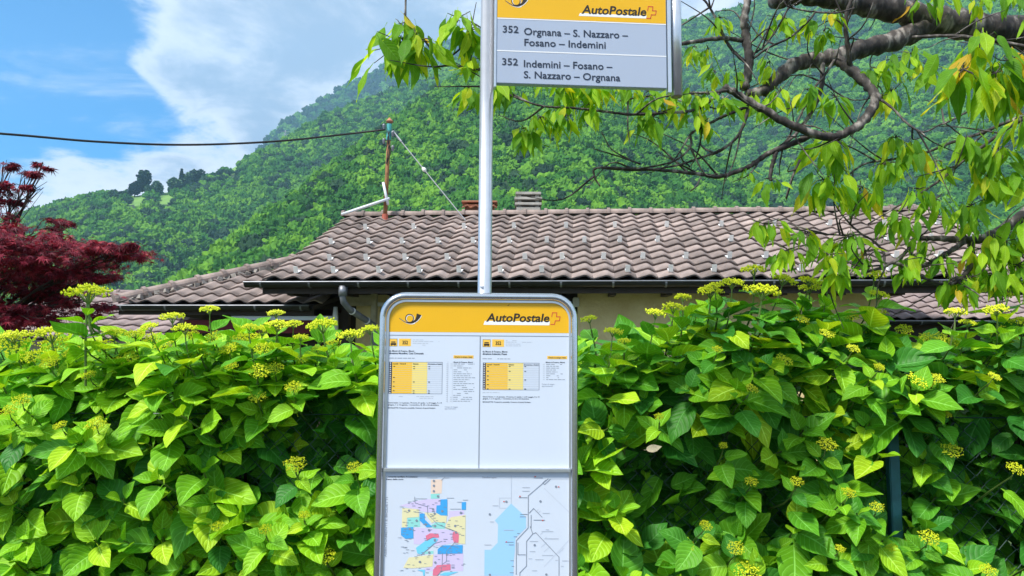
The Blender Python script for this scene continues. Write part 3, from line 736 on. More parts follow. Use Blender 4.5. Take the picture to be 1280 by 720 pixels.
hx = hd.cross(Vector((0, 0, 1))).normalized(); hzv = hx.cross(hd)
cmh = cap_mesh('hip_cap', 0.46, 0.098); s = -.05
while s < hl - .2:
    Bm = Matrix((hx, hd, hzv)).transposed().to_4x4(); Bm.translation = A.pt(aL, 0, .05) + hd * s; link(bpy.data.objects.new('hip_cap', cmh), ar, Bm); s += .43
m = MB()
for k in range(26):
    s = .1 + k * (hl - .2) / 26; c = A.pt(aL, 0, .03) + hd * s + A.e * .11
    m.box(c, (.10 + random.uniform(0, .04), .08, .07), Euler((random.uniform(-.5, .5), random.uniform(-.5, .5), random.uniform(0, 3))).to_matrix())
tag(m.build('mortar_bedding', M['mortar'], ar), kind='stuff')
gutter(A, aL - .12, aR - .02, house, name='annex_gutter')
def abox(name, s0, s1, d0, d1, z0, z1, mt, parent=None):
    m = MB(); m.hexa([A.flat(s0, d0, z0), A.flat(s1, d0, z0), A.flat(s1, d1, z0), A.flat(s0, d1, z0), A.flat(s0, d0, z1), A.flat(s1, d0, z1), A.flat(s1, d1, z1), A.flat(s0, d1, z1)])
    return m.build(name, M[mt], parent or house)
abox('annex_fascia', aL, aR, .02, .05, -.18, -.02, 'darkwood')
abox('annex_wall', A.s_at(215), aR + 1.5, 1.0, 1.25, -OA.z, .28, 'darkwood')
abox('annex_post', A.s_at(418) , A.s_at(418) + .12, .35, .47, -OA.z, -.02, 'darkwood')
# awning under the annex eaves
aw = tag(empty('awning', A.flat(A.s_at(350), .2, -.4)), 'dark red awning with white front bar under the annex gutter', 'awning')
def awbox(name, p0, p1, d0, d1, z0, z1, mt):
    s0, s1 = A.s_at(p0), A.s_at(p1)
    m = MB(); m.hexa([A.flat(s0, d0, z0), A.flat(s1, d0, z0), A.flat(s1, d1, z0), A.flat(s0, d1, z0), A.flat(s0, d0, z1), A.flat(s1, d0, z1), A.flat(s1, d1, z1), A.flat(s0, d1, z1)])
    return m.build(name, M[mt], aw, bevel=.006)
awbox('front_bar', 286, 413, .10, .17, -.255, -.19, 'barwhite')
awbox('valance', 226, 413, .125, .135, -.46, -.256, 'awning')
m = MB(); s0, s1 = A.s_at(286), A.s_at(413)
m.add([A.flat(s0, .15, -.19), A.flat(s1, .15, -.19), A.flat(s1, .9, -.04), A.flat(s0, .9, -.04), A.flat(s0, .15, -.186), A.flat(s1, .15, -.186), A.flat(s1, .9, -.036), A.flat(s0, .9, -.036)], [(0, 1, 2, 3), (4, 5, 6, 7), (0, 1, 5, 4), (1, 2, 6, 5), (2, 3, 7, 6), (3, 0, 4, 7)]); m.build('canopy', M['awning'], aw)
m = MB(); m.tube([A.flat(s1 + .05, .1, -.05), A.flat(s1 + .05, .1, -.20), A.flat(s1 + .07, .14, -.5)], [.03, .045, .025], 8); m.build('hinge_arm', M['clip'], aw, smooth=True)

# ------------------------------------------------------------------ lower roof on the right, behind the main house
OB = at(1210, 399, 15.0); Bf = Roof(OB, 5.0, 24.0)
low = tag(empty('low_outbuilding', (OB.x, OB.y + 1, 0)), 'low outbuilding with pale mauve tiled roof below the cherry branches', 'outbuilding')
bL = Bf.s_at(1090); bR = Bf.s_at(1420)
m = MB(); m.hexa([Bf.pt(bL, 0, -.1), Bf.pt(bR, 0, -.1), Bf.pt(bR, 3.1, -.1), Bf.pt(bL, 3.1, -.1), Bf.pt(bL, 0, -.035), Bf.pt(bR, 0, -.035), Bf.pt(bR, 3.1, -.035), Bf.pt(bL, 3.1, -.035)])
lr = m.build('roof', M['darkwood'], low)
tmb = tile_mesh('tile', 0.30, 0.40, mt='tile_old')
for j in range(9):
    for i in range(int((bR - bL) / .3)):
        link(bpy.data.objects.new('tile', tmb), lr, Bf.mx(bL + (i + .5) * .30, j * .34, random.uniform(0, .004), jit()))
gutter(Bf, bL - .05, bR, low)
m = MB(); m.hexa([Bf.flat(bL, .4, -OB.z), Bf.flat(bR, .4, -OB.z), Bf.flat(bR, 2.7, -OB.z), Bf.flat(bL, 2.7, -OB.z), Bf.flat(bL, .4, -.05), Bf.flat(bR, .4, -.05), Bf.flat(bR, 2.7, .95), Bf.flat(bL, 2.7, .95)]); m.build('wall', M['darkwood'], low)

# ------------------------------------------------------------------ neighbour's roof on the left
OC = at(90, 424, 13.2); Cf = Roof(OC, -2.0, 23.0)
nb = tag(empty('neighbour_house', (OC.x, OC.y + 2, 0)), 'neighbouring house with pale mauve tiled roof behind the red maple', 'house')
cL = Cf.s_at(-60); cR = Cf.s_at(196); tC = 8 * .34
m = MB(); m.hexa([Cf.pt(cL, 0, -.12), Cf.pt(cR, 0, -.12), Cf.pt(cR, tC, -.12), Cf.pt(cL, tC, -.12), Cf.pt(cL, 0, -.03), Cf.pt(cR, 0, -.03), Cf.pt(cR, tC, -.03), Cf.pt(cL, tC, -.03)])
nr_ = m.build('roof', M['tile_old'], nb)
tmc = tile_mesh('tile', 0.30, 0.40, amp=.020, mt='tile_old')
for j in range(8):
    for i in range(int((cR - cL) / .3)):
        link(bpy.data.objects.new('tile', tmc), nr_, Cf.mx(cR - (i + .5) * .30, j * .34, random.uniform(0, .003), jit()))
s = cL
cmn = cap_mesh('ridge_cap', 0.42, 0.06, 'tile_old')
while s < cR - .2:
    Bm = Matrix((Vector((0, 0, 1)).cross(Cf.e).normalized() * -1, Cf.e, Vector((0, 0, 1)))).transposed().to_4x4(); Bm.translation = Cf.pt(s, tC, .0); link(bpy.data.objects.new('ridge_cap', cmn), nr_, Bm); s += .4
m = MB(); m.hexa([Cf.flat(cL, .4, -OC.z), Cf.flat(cR - .35, .4, -OC.z), Cf.flat(cR - .35, 4.5, -OC.z), Cf.flat(cL, 4.5, -OC.z), Cf.flat(cL, .4, .0), Cf.flat(cR - .35, .4, .0), Cf.flat(cR - .35, 4.5, .0), Cf.flat(cL, 4.5, .0)]); m.build('wall', M['plaster'], nb)
dC = tC * math.cos(Cf.p); zC = tC * math.sin(Cf.p)
m = MB(); m.hexa([Cf.flat(cL, dC, zC - .12), Cf.flat(cR, dC, zC - .12), Cf.flat(cR, 2 * dC, -.12), Cf.flat(cL, 2 * dC, -.12), Cf.flat(cL, dC, zC - .03), Cf.flat(cR, dC, zC - .03), Cf.flat(cR, 2 * dC, -.03), Cf.flat(cL, 2 * dC, -.03)]); m.build('rear_roof_slope', M['tile_old'], nb)

# ------------------------------------------------------------------ roof mast, guy wire, overhead cable
dm = H.pt(H.s_at(481, SL - .25), SL - .25).y
base = at(481, 278, dm); top = at(487, 150, dm)
mast = tag(empty('roof_mast', base), 'rusty steel service mast with conical cap standing on the roof ridge', 'mast')
m = MB(); m.tube([base, base.lerp(top, .98)], [.042, .036], 12); m.build('pole', M['rust'], mast, smooth=True)
m = MB(); m.tube([top - Vector((0, 0, .06)), top - Vector((0, 0, .03)), top + Vector((0, 0, .05))], [.05, .075, .005], 12); m.build('cap', M['terracotta'], mast)
m = MB(); m.tube([base - Vector((0, 0, .05)), base + Vector((0, 0, .16))], [.075, .055], 12); m.build('foot', M['redfoot'], mast)
m = MB(); m.tube([base.lerp(top, .80), base.lerp(top, .96)], .048, 10); m.build('wrap', M['teal'], mast)
for kk in range(4):
    a = at(480 + (kk % 2) * 11, 158 + kk * 9, dm - .06); m = MB(); m.tube([a + Vector((0, 0, .05)), a + Vector((0, 0, .02)), a - Vector((0, 0, .02)), a - Vector((0, 0, .06))], [.02, .035, .028, .018], 8); m.build('insulator', M['zinc'], mast)
for kk in range(3):
    m = MB(); a = at(484 + kk * 2, 163, dm - .07); m.tube(catmull([a, a + Vector((.05 - kk * .05, -.03, -.2)), a + Vector((.02, 0, -.42)), at(483, 205, dm - .05)], 5), .008, 5); m.build('drop_wire', M['cable'], mast)
m = MB(); m.tube([at(427, 268, dm - .1), at(487, 248, dm - .06)], .028, 8); m.build('boom', M['barwhite'], mast, smooth=True)
m = MB(); m.tube([at(479, 228, dm - .06), at(485, 256, dm - .06)], .026, 8); m.build('bracket_tube', M['barwhite'], mast, smooth=True)
ga = at(491, 164, dm); gb = H.pt(H.s_at(582, SL - .5), SL - .5, .03); gt_ = .44
m = MB(); m.tube([ga, ga.lerp(gb, .12)], .022, 6); m.tube([ga.lerp(gb, .12), gb], .011, 6); gw = m.build('guy_wire', M['wire'], mast)
m = MB(); c = ga.lerp(gb, gt_); d = (gb - ga).normalized(); m.tube([c - d * .06, c - d * .02, c + d * .02, c + d * .06], [.012, .04, .04, .012], 8); m.build('turnbuckle', M['clip'], gw)
cb = [at(-260, 150, 9.5), at(0, 167, 11.0), at(120, 177, 11.7), at(230, 181, 12.4), at(340, 177, 13.1), at(430, 168, dm - .2), at(481, 162, dm - .05)]
m = MB(); m.tube(catmull(cb, 8), .019, 6); tag(m.build('overhead_cable', M['cable'], smooth=True), 'black overhead cable sagging across the sky to the roof mast', 'cable')
cb = [at(1310, 247, 12), at(1160, 243, 13), at(1010, 238, 14), at(860, 236, 15), at(700, 240, 16)]

# ------------------------------------------------------------------ bus stop
PY = 1.65
def BX(px): return at(px, 500, PY).x
def BZ(py): return at(604, py, PY).z
POLE_X = BX(603)
stop = tag(empty('bus_stop', (POLE_X, PY + .03, .12)), 'yellow and grey bus stop post with route sign and framed timetable board', 'bus stop')
WM_UP = Matrix.Translation((POLE_X, PY + .03, 0)) @ Matrix.Rotation(R(3.9), 4, 'Z') @ Matrix.Translation((-POLE_X, -PY - .03, 0))
WM_LO = Matrix.Translation((POLE_X, PY + .03, 0)) @ Matrix.Rotation(R(1.2), 4, 'Z') @ Matrix.Translation((-POLE_X, -PY - .03, 0))
def BXU(px): return at(px, 62, PY).x
class Panel:
    def __init__(s, parent, W, y, bx=None): s.parent = parent; s.W = W; s.y = y; s.bx = bx or BX
    def poly(s, pts, mt, name, lift=1, th=.0001):
        # pts in photo columns/rows of the panel; a printed film a fraction of a millimetre thick
        m = MB(); y = s.y - .0002 * lift; n = len(pts)
        P = [(s.bx(a), BZ(b)) for a, b in pts]
        m.add([(a, y, b) for a, b in P] + [(a, y + th, b) for a, b in P], [tuple(range(n)), tuple(range(2 * n - 1, n - 1, -1))] + [(i, (i + 1) % n, n + (i + 1) % n, n + i) for i in range(n)])
        return m.build(name, M[mt], s.parent, world=s.W)
    def rect(s, x0, y0, x1, y1, mt, name, lift=1): return s.poly([(x0, y0), (x1, y0), (x1, y1), (x0, y1)], mt, name, lift)
    def multi(s, rects, mt, name, lift=2):
        m = MB(); y = s.y - .0002 * lift
        for pts in rects:
            if len(pts) == 4 and not hasattr(pts[0], '__len__'): x0, y0, x1, y1 = pts; pts = [(x0, y0), (x1, y0), (x1, y1), (x0, y1)]
            m.add([(s.bx(a), y, BZ(b)) for a, b in pts], [tuple(range(len(pts)))])
        return m.build(name, M[mt], s.parent, world=s.W)
    def each(s, polys, mt, name, lift=2):
        for p in polys: s.multi([p], mt, name, lift)
    def stroke(s, lines, wpx, mt, name, lift=2):
        rs = []
        for L in lines:
            for (a, b), (c, d) in zip(L, L[1:]):
                dx, dy = c - a, d - b; l = math.hypot(dx, dy) or 1; ox, oy = -dy / l * wpx / 2, dx / l * wpx / 2; ex, ey = dx / l * wpx * .35, dy / l * wpx * .35
                rs.append([(a + ox - ex, b + oy - ey), (c + ox + ex, d + oy + ey), (c - ox + ex, d - oy + ey), (a - ox - ex, b - oy - ey)])
        return s.multi(rs, mt, name, lift)
    def text(s, body, x0, x1, base, cap, mt, name='lettering', lift=3, bold=0.0, shear=0.0, rot=0):
        cu = bpy.data.curves.new('t', 'FONT'); cu.body = body; cu.size = 1; cu.resolution_u = 3; cu.offset = bold; cu.shear = shear; cu.fill_mode = 'FRONT'
        ob = bpy.data.objects.new('t', cu); COL.objects.link(ob)
        me = bpy.data.meshes.new_from_object(ob.evaluated_get(bpy.context.evaluated_depsgraph_get()))
        bpy.data.objects.remove(ob); bpy.data.curves.remove(cu)
        xs = [v.co.x for v in me.vertices]; lo, hi = min(xs), max(xs)
        capu = 0.70
        y = s.y - .0002 * lift
        for v in me.vertices:
            u = (v.co.x - lo) / (hi - lo); q = v.co.y / capu
            if rot: px = base - q * cap; py = x0 + (x1 - x0) * u
            else: px = x0 + (x1 - x0) * u; py = base - q * cap
            v.co = (s.bx(px), y, BZ(py))
        me.materials.clear(); me.materials.append(M[mt]); me.update()
        return link(bpy.data.objects.new(name, me), s.parent, s.W)

# main pole: flattened aluminium profile from ground to above the frame
def oval(mb, x, y, z0, z1, rx, ry, n=20):
    b = len(mb.v)
    for z in (z0, z1):
        for k in range(n):
            a = 2 * math.pi * k / n; mb.v.append((x + rx * math.copysign(abs(math.cos(a)) ** .8, math.cos(a)), y + ry * math.copysign(abs(math.sin(a)) ** .8, math.sin(a)), z))
    for k in range(n): mb.face((b + k, b + (k + 1) % n, b + n + (k + 1) % n, b + n + k))
    mb.face(tuple(b + k for k in range(n))[::-1]); mb.face(tuple(b + n + k for k in range(n)))
kpx = BX(641) - BX(640)
ZT = BZ(-75)
lean = (at(606, 0, PY).x - at(601, 360, PY).x)
m = MB(); oval(m, BX(603.5), PY + .035, .12, ZT, 9 * kpx, .017); m.build('pole', M['alu'], stop, smooth=True)
m = MB(); m.box((BX(603.5), PY + .035, .125), (.16, .16, .012)); m.build('base_plate', M['alu'], stop, bevel=.003)
m = MB(); m.box((0, 0, 0), (.001, .001, .001))
# upper route sign
m = MB(); x0, x1 = BXU(620), BXU(838); zt, zb = BZ(-62), BZ(100.5)
m.box(((x0 + x1) / 2, PY + .022, (zt + zb) / 2), (x1 - x0, .018, zt - zb)); sign = m.build('route_sign', M['greypanel'], stop, bevel=.0012, world=WM_UP)
U = Panel(sign, WM_UP, PY + .0128, BXU)
U.rect(620.4, -61.6, 837.6, 18, 'yellow', 'header_band', 1)
U.rect(620.4, 18.2, 837.6, 19.6, 'white', 'divider', 1); U.rect(620.4, 59, 837.6, 60.4, 'white', 'divider', 1)
U.text('352', 627.5, 647.5, 36.6, 8.6, 'navy', bold=.012); U.text('Orgnana – S. Nazzaro –', 654.5, 788, 38.6, 8.8, 'navy', bold=.012); U.text('Fosano – Indemini', 655, 759, 52.4, 8.8, 'navy', bold=.012)
U.text('352', 627, 647, 77.6, 8.6, 'navy', bold=.012); U.text('Indemini – Fosano –', 654.5, 767.5, 79.3, 8.8, 'navy', bold=.012); U.text('S. Nazzaro – Orgnana', 654.5, 777.5, 93.2, 8.8, 'navy', bold=.012)
def emblem_horn(P, ox, oy, k):
    ring = lambda r0, r1: [[(ox + math.cos(a) * r0, oy + math.sin(a) * r0), (ox + math.cos(b) * r0, oy + math.sin(b) * r0), (ox + math.cos(b) * r1, oy + math.sin(b) * r1), (ox + math.cos(a) * r1, oy + math.sin(a) * r1)] for a, b in [(i * math.pi / 14, (i + 1) * math.pi / 14) for i in range(28)]]
    tail = [(-13.2, -.2), (-10.5, 1.6), (-7.5, 3.6), (-4.5, 5.2), (-1.5, 5.9), (1.5, 5.9), (4, 5.2), (6.2, 3.8)]
    wd = [.35, .4, .45, .5, .6, .9, 1.3, 1.7]
    rs = ring(4.6 * k, 5.7 * k)
    def band(dx, dy, g):
        o = []
        for i in range(len(tail) - 1):
            (a, b), (c, d) = tail[i], tail[i + 1]; o.append([(ox + (a + dx) * k, oy + (b - wd[i] * g + dy) * k), (ox + (c + dx) * k, oy + (d - wd[i + 1] * g + dy) * k), (ox + (c + dx) * k, oy + (d + wd[i + 1] * g + dy) * k), (ox + (a + dx) * k, oy + (b + wd[i] * g + dy) * k)])
        o.append([(ox + (x + dx) * k, oy + (y + dy) * k) for x, y in ((4.6, 4.6), (7.4, 1.2), (8.6, -2.6), (9.2, -6.4), (15.2, -4.2), (13.2, -.6), (10.2, 2.8), (7.4, 5.0))])
        return o
    P.multi(band(.7, .5, 1.4) + [[(a + .4 * k, b + .4 * k) for a, b in q] for q in ring(4.2 * k, 5.9 * k)], 'white', 'horn_highlight', 2)
    P.multi(rs + band(0, 0, 1), 'ink', 'horn_emblem', 3)
def emblem_cross(P, f, wpx):
    pts = [(880, 345), (890, 296), (945, 296), (938, 345), (985, 345), (975, 395), (925, 395), (914, 440), (868, 440)]
    P.stroke([[f(x, y) for x, y in pts]], wpx, 'redink', 'cross_emblem', 3)
emblem_horn(U, 644, -3.4, 1.05)
U.poly([(726, 8.6), (812.5, 8.6), (811.5, 12.2), (724.5, 12.2)], 'white', 'underline', 2)
U.text('AutoPostale', 728, 812, 9.0, 10.8, 'ink', bold=.022, shear=.16)
emblem_cross(U, lambda x, y: (812.5 + (x - 868) * .108, -3.2 + (y - 296) * .105), 1.0)
# rails and short post on the right
m = MB(); m.box((BXU(618.4), PY + .022, (zt + zb) / 2 - .004), (.0055, .022, zt - zb + .012)); m.build('rail', M['alu'], stop, bevel=.0012, world=WM_UP)
m = MB(); m.box((BXU(841.6), PY + .022, (zt + zb) / 2 - .004), (.0085, .022, zt - zb + .012)); m.build('rail', M['alu'], stop, bevel=.0012, world=WM_UP)
m = MB(); oval(m, BXU(853), PY + .03, BZ(107), ZT, 7.4 * kpx, .015); sp_ = m.build('side_post', M['alu'], stop, smooth=True, world=WM_UP)
m = MB(); oval(m, BXU(853), PY + .03, BZ(107.8), BZ(107.02), 6.6 * kpx, .013); m.build('end_cap', M['palewood'], sp_, smooth=True, world=WM_UP)
m = MB(); m.tube([(BX(603.5), PY + .035, ZT + .01), (BXU(853), PY + .035, ZT + .01)], .016, 12); m.build('top_bar', M['alu'], stop, smooth=True, world=WM_UP)
# maker's sticker on the pole just above the board
pp = Panel(stop, Matrix(), PY + .0172); pp.rect(598.6, 356.5, 602.6, 360, 'greyink', 'sticker', 1)

# timetable board
m = MB(); x0, x1 = BX(481.5), BX(714); zt2, zb2 = BZ(376), BZ(764)
m.box(((x0 + x1) / 2, PY + .012, (zt2 + zb2) / 2), (x1 - x0, .016, zt2 - zb2)); board = m.build('timetable_board', M['alu'], stop, world=WM_LO)
# rounded tube frame
def rr_path(l, t, r, b, rad, n=8):
    o = []
    for cx_, cy_, a0 in ((r - rad, t - rad, 0), (l + rad, t - rad, 90), (l + rad, b + rad, 180), (r - rad, b + rad, 270)):
        for k in range(n + 1):
            a = R(a0 + 90 * k / n); o.append((cx_ + math.cos(a) * rad, cy_ + math.sin(a) * rad))
    return o
path = rr_path(BX(476.6), BZ(370.8), BX(717.6), BZ(768), 28 * kpx)
m = MB(); n = 14; b0 = 0; rt = 4.9 * kpx; L = len(path)
for i, (x, z) in enumerate(path):
    px_, pz_ = path[i - 1]; nx_, nz_ = path[(i + 1) % L]; tx, tz = nx_ - px_, nz_ - pz_; l = math.hypot(tx, tz); ox, oz = tz / l, -tx / l
    for k in range(n):
        a = 2 * math.pi * k / n; m.v.append((x + ox * math.cos(a) * rt, PY + .004 + math.sin(a) * .013, z + oz * math.cos(a) * rt))
for i in range(L):
    for k in range(n): m.face((i * n + k, i * n + (k + 1) % n, ((i + 1) % L) * n + (k + 1) % n, ((i + 1) % L) * n + k))
m.build('tube_frame', M['chrome'], board, smooth=True, world=WM_LO)
# inner gasket
path2 = rr_path(BX(481.2), BZ(375.4), BX(713.2), BZ(764), 24 * kpx); path3 = rr_path(BX(484.0), BZ(378.0), BX(711.0), BZ(761), 21.5 * kpx)
m = MB(); L = len(path2)
for (a, b), (c, d) in zip(path2, path3): m.v += [(a, PY + .001, b), (c, PY + .001, d), (a, PY + .006, b), (c, PY + .006, d)]
for i in range(L):
    p, q = i * 4, ((i + 1) % L) * 4; m.face((p, q, q + 1, p + 1)); m.face((p + 1, q + 1, q + 3, p + 3))
m.build('gasket', M['alu'], board, world=WM_LO)
D = Panel(board, WM_LO, PY + .0035)
# yellow header with rounded top corners
hp = [(483.2, 415.6)] + [(483.2 + 21 - 21 * math.cos(R(a)), 377.4 + 21 - 21 * math.sin(R(a))) for a in range(0, 91, 15)] + [(711.8 - 21 + 21 * math.sin(R(a)), 377.4 + 21 - 21 * math.cos(R(a))) for a in range(0, 91, 15)] + [(711.8, 415.6)]
D.poly(hp, 'yellow', 'header_panel', 1)
D.rect(482, 415.8, 713, 419.3, 'paper', 'header_strip', 2); D.rect(482.5, 419.4, 712.5, 420.1, 'greyink', 'header_line', 3)
emblem_horn(D, 509.5, 398.6, .98)
zx = lambda x, y: (600 + x / 9.85, 360 + y / 9.85)
D.poly([zx(45, 404), zx(858, 404), zx(850, 452), zx(28, 452)], 'white', 'underline', 2)
D.text('AutoPostale', 606.2, 686.4, 401.7, 10.3, 'ink', bold=.022, shear=.16)
emblem_cross(D, zx, .95)
D.stroke([[(633.6, 381.8), (635.4, 380.2)]], .7, 'ink', 'scratch', 2)
sh1 = D.rect(482, 420.3, 598.4, 585.4, 'paper', 'timetable_sheet', 1); sh2 = D.rect(599.8, 420.3, 713, 585.4, 'paper', 'timetable_sheet', 1)
D.rect(598.5, 420.3, 599.7, 585.4, 'greyink', 'sheet_divider', 2)
m = MB(); m.box(((BX(482) + BX(713)) / 2, PY - .001, BZ(587.6)), (BX(713) - BX(482), .008, 4.2 * kpx)); m.build('cross_rail', M['alu'], board, bevel=.001, world=WM_LO)
D.rect(482, 590, 713, 761, 'paper', 'map_sheet', 1)
RNG = random.Random(3)
def greek(x0, y0, x1, hgt=.9, fill=.85):
    o = []; x = x0
    while x < x1:
        wv = RNG.uniform(2.0, 6.5); e = min(x + wv, x1)
        if RNG.random() < fill: o.append((x, y0, e, y0 + hgt))
        x = e + .9
    return o
def timetable(ox, dest, rows, list_x, listrows, tabx, taby, tabb):
    # ox: left edge of the sheet in photo columns
    D.rect(ox + 3.4, 424.2, ox + 13.2, 433.6, 'ink', 'bus_icon_border', 2); D.rect(ox + 3.8, 424.6, ox + 12.8, 433.2, 'amber', 'bus_icon_field', 3)
    D.multi([(ox + 5.0, 429.6, ox + 11.8, 432.0), (ox + 5.6, 427.6, ox + 11.0, 429.0), (ox + 5.8, 432.0, ox + 6.8, 432.8), (ox + 9.8, 432.0, ox + 10.8, 432.8)], 'ink', 'bus_icon', 4)
    D.rect(ox + 15.4, 424.0, ox + 30.4, 433.3, 'amber', 'route_box', 2); D.text('352', ox + 19.6, ox + 26.6, 430.9, 4.4, 'ink', lift=4, bold=.02)
    D.multi(greek(ox + 32.5, 425, ox + 46, .7) + greek(ox + 32.5, 427, ox + 66, .7) + greek(ox + 32.5, 429.4, ox + 52, .7) + greek(ox + 32.5, 431.6, ox + 52, .7), 'paleink', 'small_print', 2)
    D.text('da Monti di Fosano, Monti', ox + 3.4, ox + 34.5, 440.4, 2.1, 'navy', bold=.01); D.text(dest[0], ox + 3.4, ox + dest[1], 443.3, 2.1, 'navy', bold=.02)
    D.multi(greek(ox + 3.4, 448, ox + 39, .8), 'greyink', 'small_print', 2)
    D.text('Orario in tempo reale', list_x + 8, list_x + 30, 447.2, 1.9, 'navy', lift=4, bold=.015)
    D.rect(list_x + 6.6, 444.3, list_x + 31.8, 448.2, 'amber', 'time_label', 2)
    xs = tabx
    D.rect(xs[0], taby, xs[1], tabb, 'navy', 'hour_column', 2); D.rect(xs[1], taby, xs[2], tabb, 'amber2', 'weekday_column', 2); D.rect(xs[2], taby, xs[3], tabb, 'lemon', 'saturday_column', 2)
    D.stroke([[(xs[0], taby), (xs[4], taby), (xs[4], tabb), (xs[0], tabb)]], .5, 'greyink', 'table_border', 3)
    n = 15; D.multi([(xs[1], taby + (tabb - taby) * k / n, xs[4], taby + (tabb - taby) * k / n + .25) for k in range(1, n)], 'paleink', 'table_lines', 3)
    D.multi([(xs[0] + .9, taby + (tabb - taby) * (k + .35) / n, xs[0] + 2.4, taby + (tabb - taby) * (k + .75) / n) for k in range(n)], 'white', 'hour_figures', 4)
    D.text('Lunedì - Venerdì', xs[1] + 1, xs[1] + 17, taby + 2.9, 1.6, 'navy', lift=4, bold=.02); D.text('Sabato', xs[2] + 1, xs[2] + 8, taby + 2.9, 1.6, 'navy', lift=4, bold=.02); D.text('Domenica e festivi', xs[3] + .8, xs[4] - .8, taby + 2.9, 1.6, 'navy', lift=4, bold=.02)
    mk = []
    for r, cs in rows:
        yy = taby + (tabb - taby) * r
        for c in cs: mk.append((xs[c] + 1.4, yy, xs[c] + 3.6, yy + .8))
    D.multi(mk, 'ink', 'minute_figures', 4)
    yb = tabb + 3.2
    D.multi(greek(xs[0], yb, xs[0] + 21, .8), 'paleink', 'small_print', 2)
    return yb
timetable(481.5, ('direzione Magadino, Casa Comunale', 46.5), [(.13, (1, 2, 3)), (.2, (2, 3)), (.48, (1,)), (.62, (1, 2, 3)), (.76, (1,)), (.9, (1, 2, 3)), (.97, (2, 3))], 559, 20, (485.2, 489.0, 514.0, 533.0, 551.8), 453.2, 492.6)
D.text('Giorni festivi: 1 e 6 gennaio, 19 marzo, 21 aprile, 1 e 29 maggio, 9 e 19', 485, 552, 504.8, 1.5, 'navy', bold=.012); D.text('giugno, 1 e 15 agosto, 1 novembre, 8, 25 e 26 dicembre', 485, 548, 507.4, 1.5, 'navy', bold=.012)
D.text('BICICLETTE: Trasporto possibile. Numero di posti limitato', 485, 544, 511.2, 1.5, 'navy', bold=.012)
D.text('Monti di Fosano, Monti', 566, 590, 453.6, 1.5, 'navy', bold=.02)
L1 = []; L2 = []
for k in range(20):
    yy = 454.8 + k * 2.45; L1 += greek(566, yy, 566 + RNG.uniform(9, 28), .75); L2.append((557, yy, 559.4, yy + .8))
    if k < 3 or k > 16: L2.append((562, yy, 564, yy + .8))
D.multi(L1, 'greyink', 'stop_list', 2); D.multi(L2 + [(558.6, 452, 559.0, 503.5), (564.6, 452, 564.9, 503.5)], 'paleink', 'minute_list', 2)
D.text('Tempo di viaggio', 555.5, 572, 509.6, 1.4, 'greyink'); D.text('approssimativo', 555.5, 569.5, 511.8, 1.4, 'greyink')
D.multi(greek(520, 495.8, 542, .8) + greek(524, 498, 541, .8), 'paleink', 'small_print', 2)
timetable(598.8, ('direzione Indemini, Paese', 34), [(.12, (1, 2, 3)), (.3, (1, 2, 3)), (.48, (1,)), (.62, (1, 2, 3)), (.8, (1,)), (.96, (1, 2, 3))], 677.2, 10, (602.8, 606.6, 634.0, 653.6, 673.6), 453.4, 487.0)
D.text('Giorni festivi: 1 e 6 gennaio, 19 marzo, 21 aprile, 1 e 29 maggio, 9 e 19', 603, 674, 496.6, 1.5, 'navy', bold=.012); D.text('giugno, 1 e 15 agosto, 1 novembre, 8, 25 e 26 dicembre', 603, 661, 499.0, 1.5, 'navy', bold=.012)
D.text('BICICLETTE: Trasporto possibile. Numero di posti limitato', 603, 663, 503.2, 1.5, 'navy', bold=.012)
D.text('Monti di Fosano, Monti', 682, 706, 453, 1.5, 'navy', bold=.02)
L1 = []; L2 = []
for k in range(9):
    yy = 454.4 + k * 2.4; L1 += greek(682.5, yy, 682.5 + RNG.uniform(12, 28), .75); L2.append((678.5, yy, 680.6, yy + .8))
D.multi(L1, 'greyink', 'stop_list', 2); D.multi(L2, 'paleink', 'minute_list', 2)
D.text('Tempo di viaggio', 677, 693, 480.4, 1.4, 'greyink'); D.text('approssimativo', 677, 690.5, 482.8, 1.4, 'greyink')
# zone map (left half); coordinates of the enlarged detail / 5.333
def z1(*p): return [(480 + x / 5.333, 585 + y / 5.333) for x, y in p]
def z2(*p): return [(596 + x / 5.333, 585 + y / 5.333) for x, y in p]
D.text('Comunità tariffale Arcobaleno', 485, 523.5, 597.4, 1.7, 'navy', bold=.02); D.text('Piano delle zone', 485, 506, 600.6, 1.7, 'navy', bold=.02)
D.text('ABBONAMENTI E BIGLIETTI', 697, 622, 487.4, 2.6, 'greyink', rot=1, bold=.005)
D.each([z1((320, 80), (395, 78), (392, 172), (322, 176))], 'zone_peach', 'zone', 2)
D.each([z1((320, 176), (378, 174), (378, 206), (322, 208)), z1((170, 330), (250, 325), (255, 395), (172, 398)), z1((325, 385), (360, 365), (420, 368), (415, 408), (340, 405)), z1((290, 560), (345, 555), (345, 575), (285, 575))], 'zone_teal', 'zone', 2)
D.each([z1((120, 255), (220, 225), (300, 210), (385, 208), (385, 290), (300, 300), (200, 275)), z1((215, 400), (300, 405), (470, 420), (480, 500), (380, 520), (215, 510)), z1((440, 290), (540, 285), (545, 330), (445, 350)), z1((345, 580), (540, 570), (540, 690), (240, 690), (330, 660))], 'zone_lilac', 'zone', 2)
D.each([z1((135, 270), (245, 278), (245, 330), (168, 335), (165, 400), (135, 398)), z1((280, 300), (430, 310), (425, 370), (350, 360), (330, 370)), z1((455, 330), (552, 315), (552, 510), (505, 505), (480, 420), (420, 405), (425, 375)), z1((185, 600), (345, 580), (340, 660), (210, 672), (150, 668))], 'zone_cream', 'zone', 3)
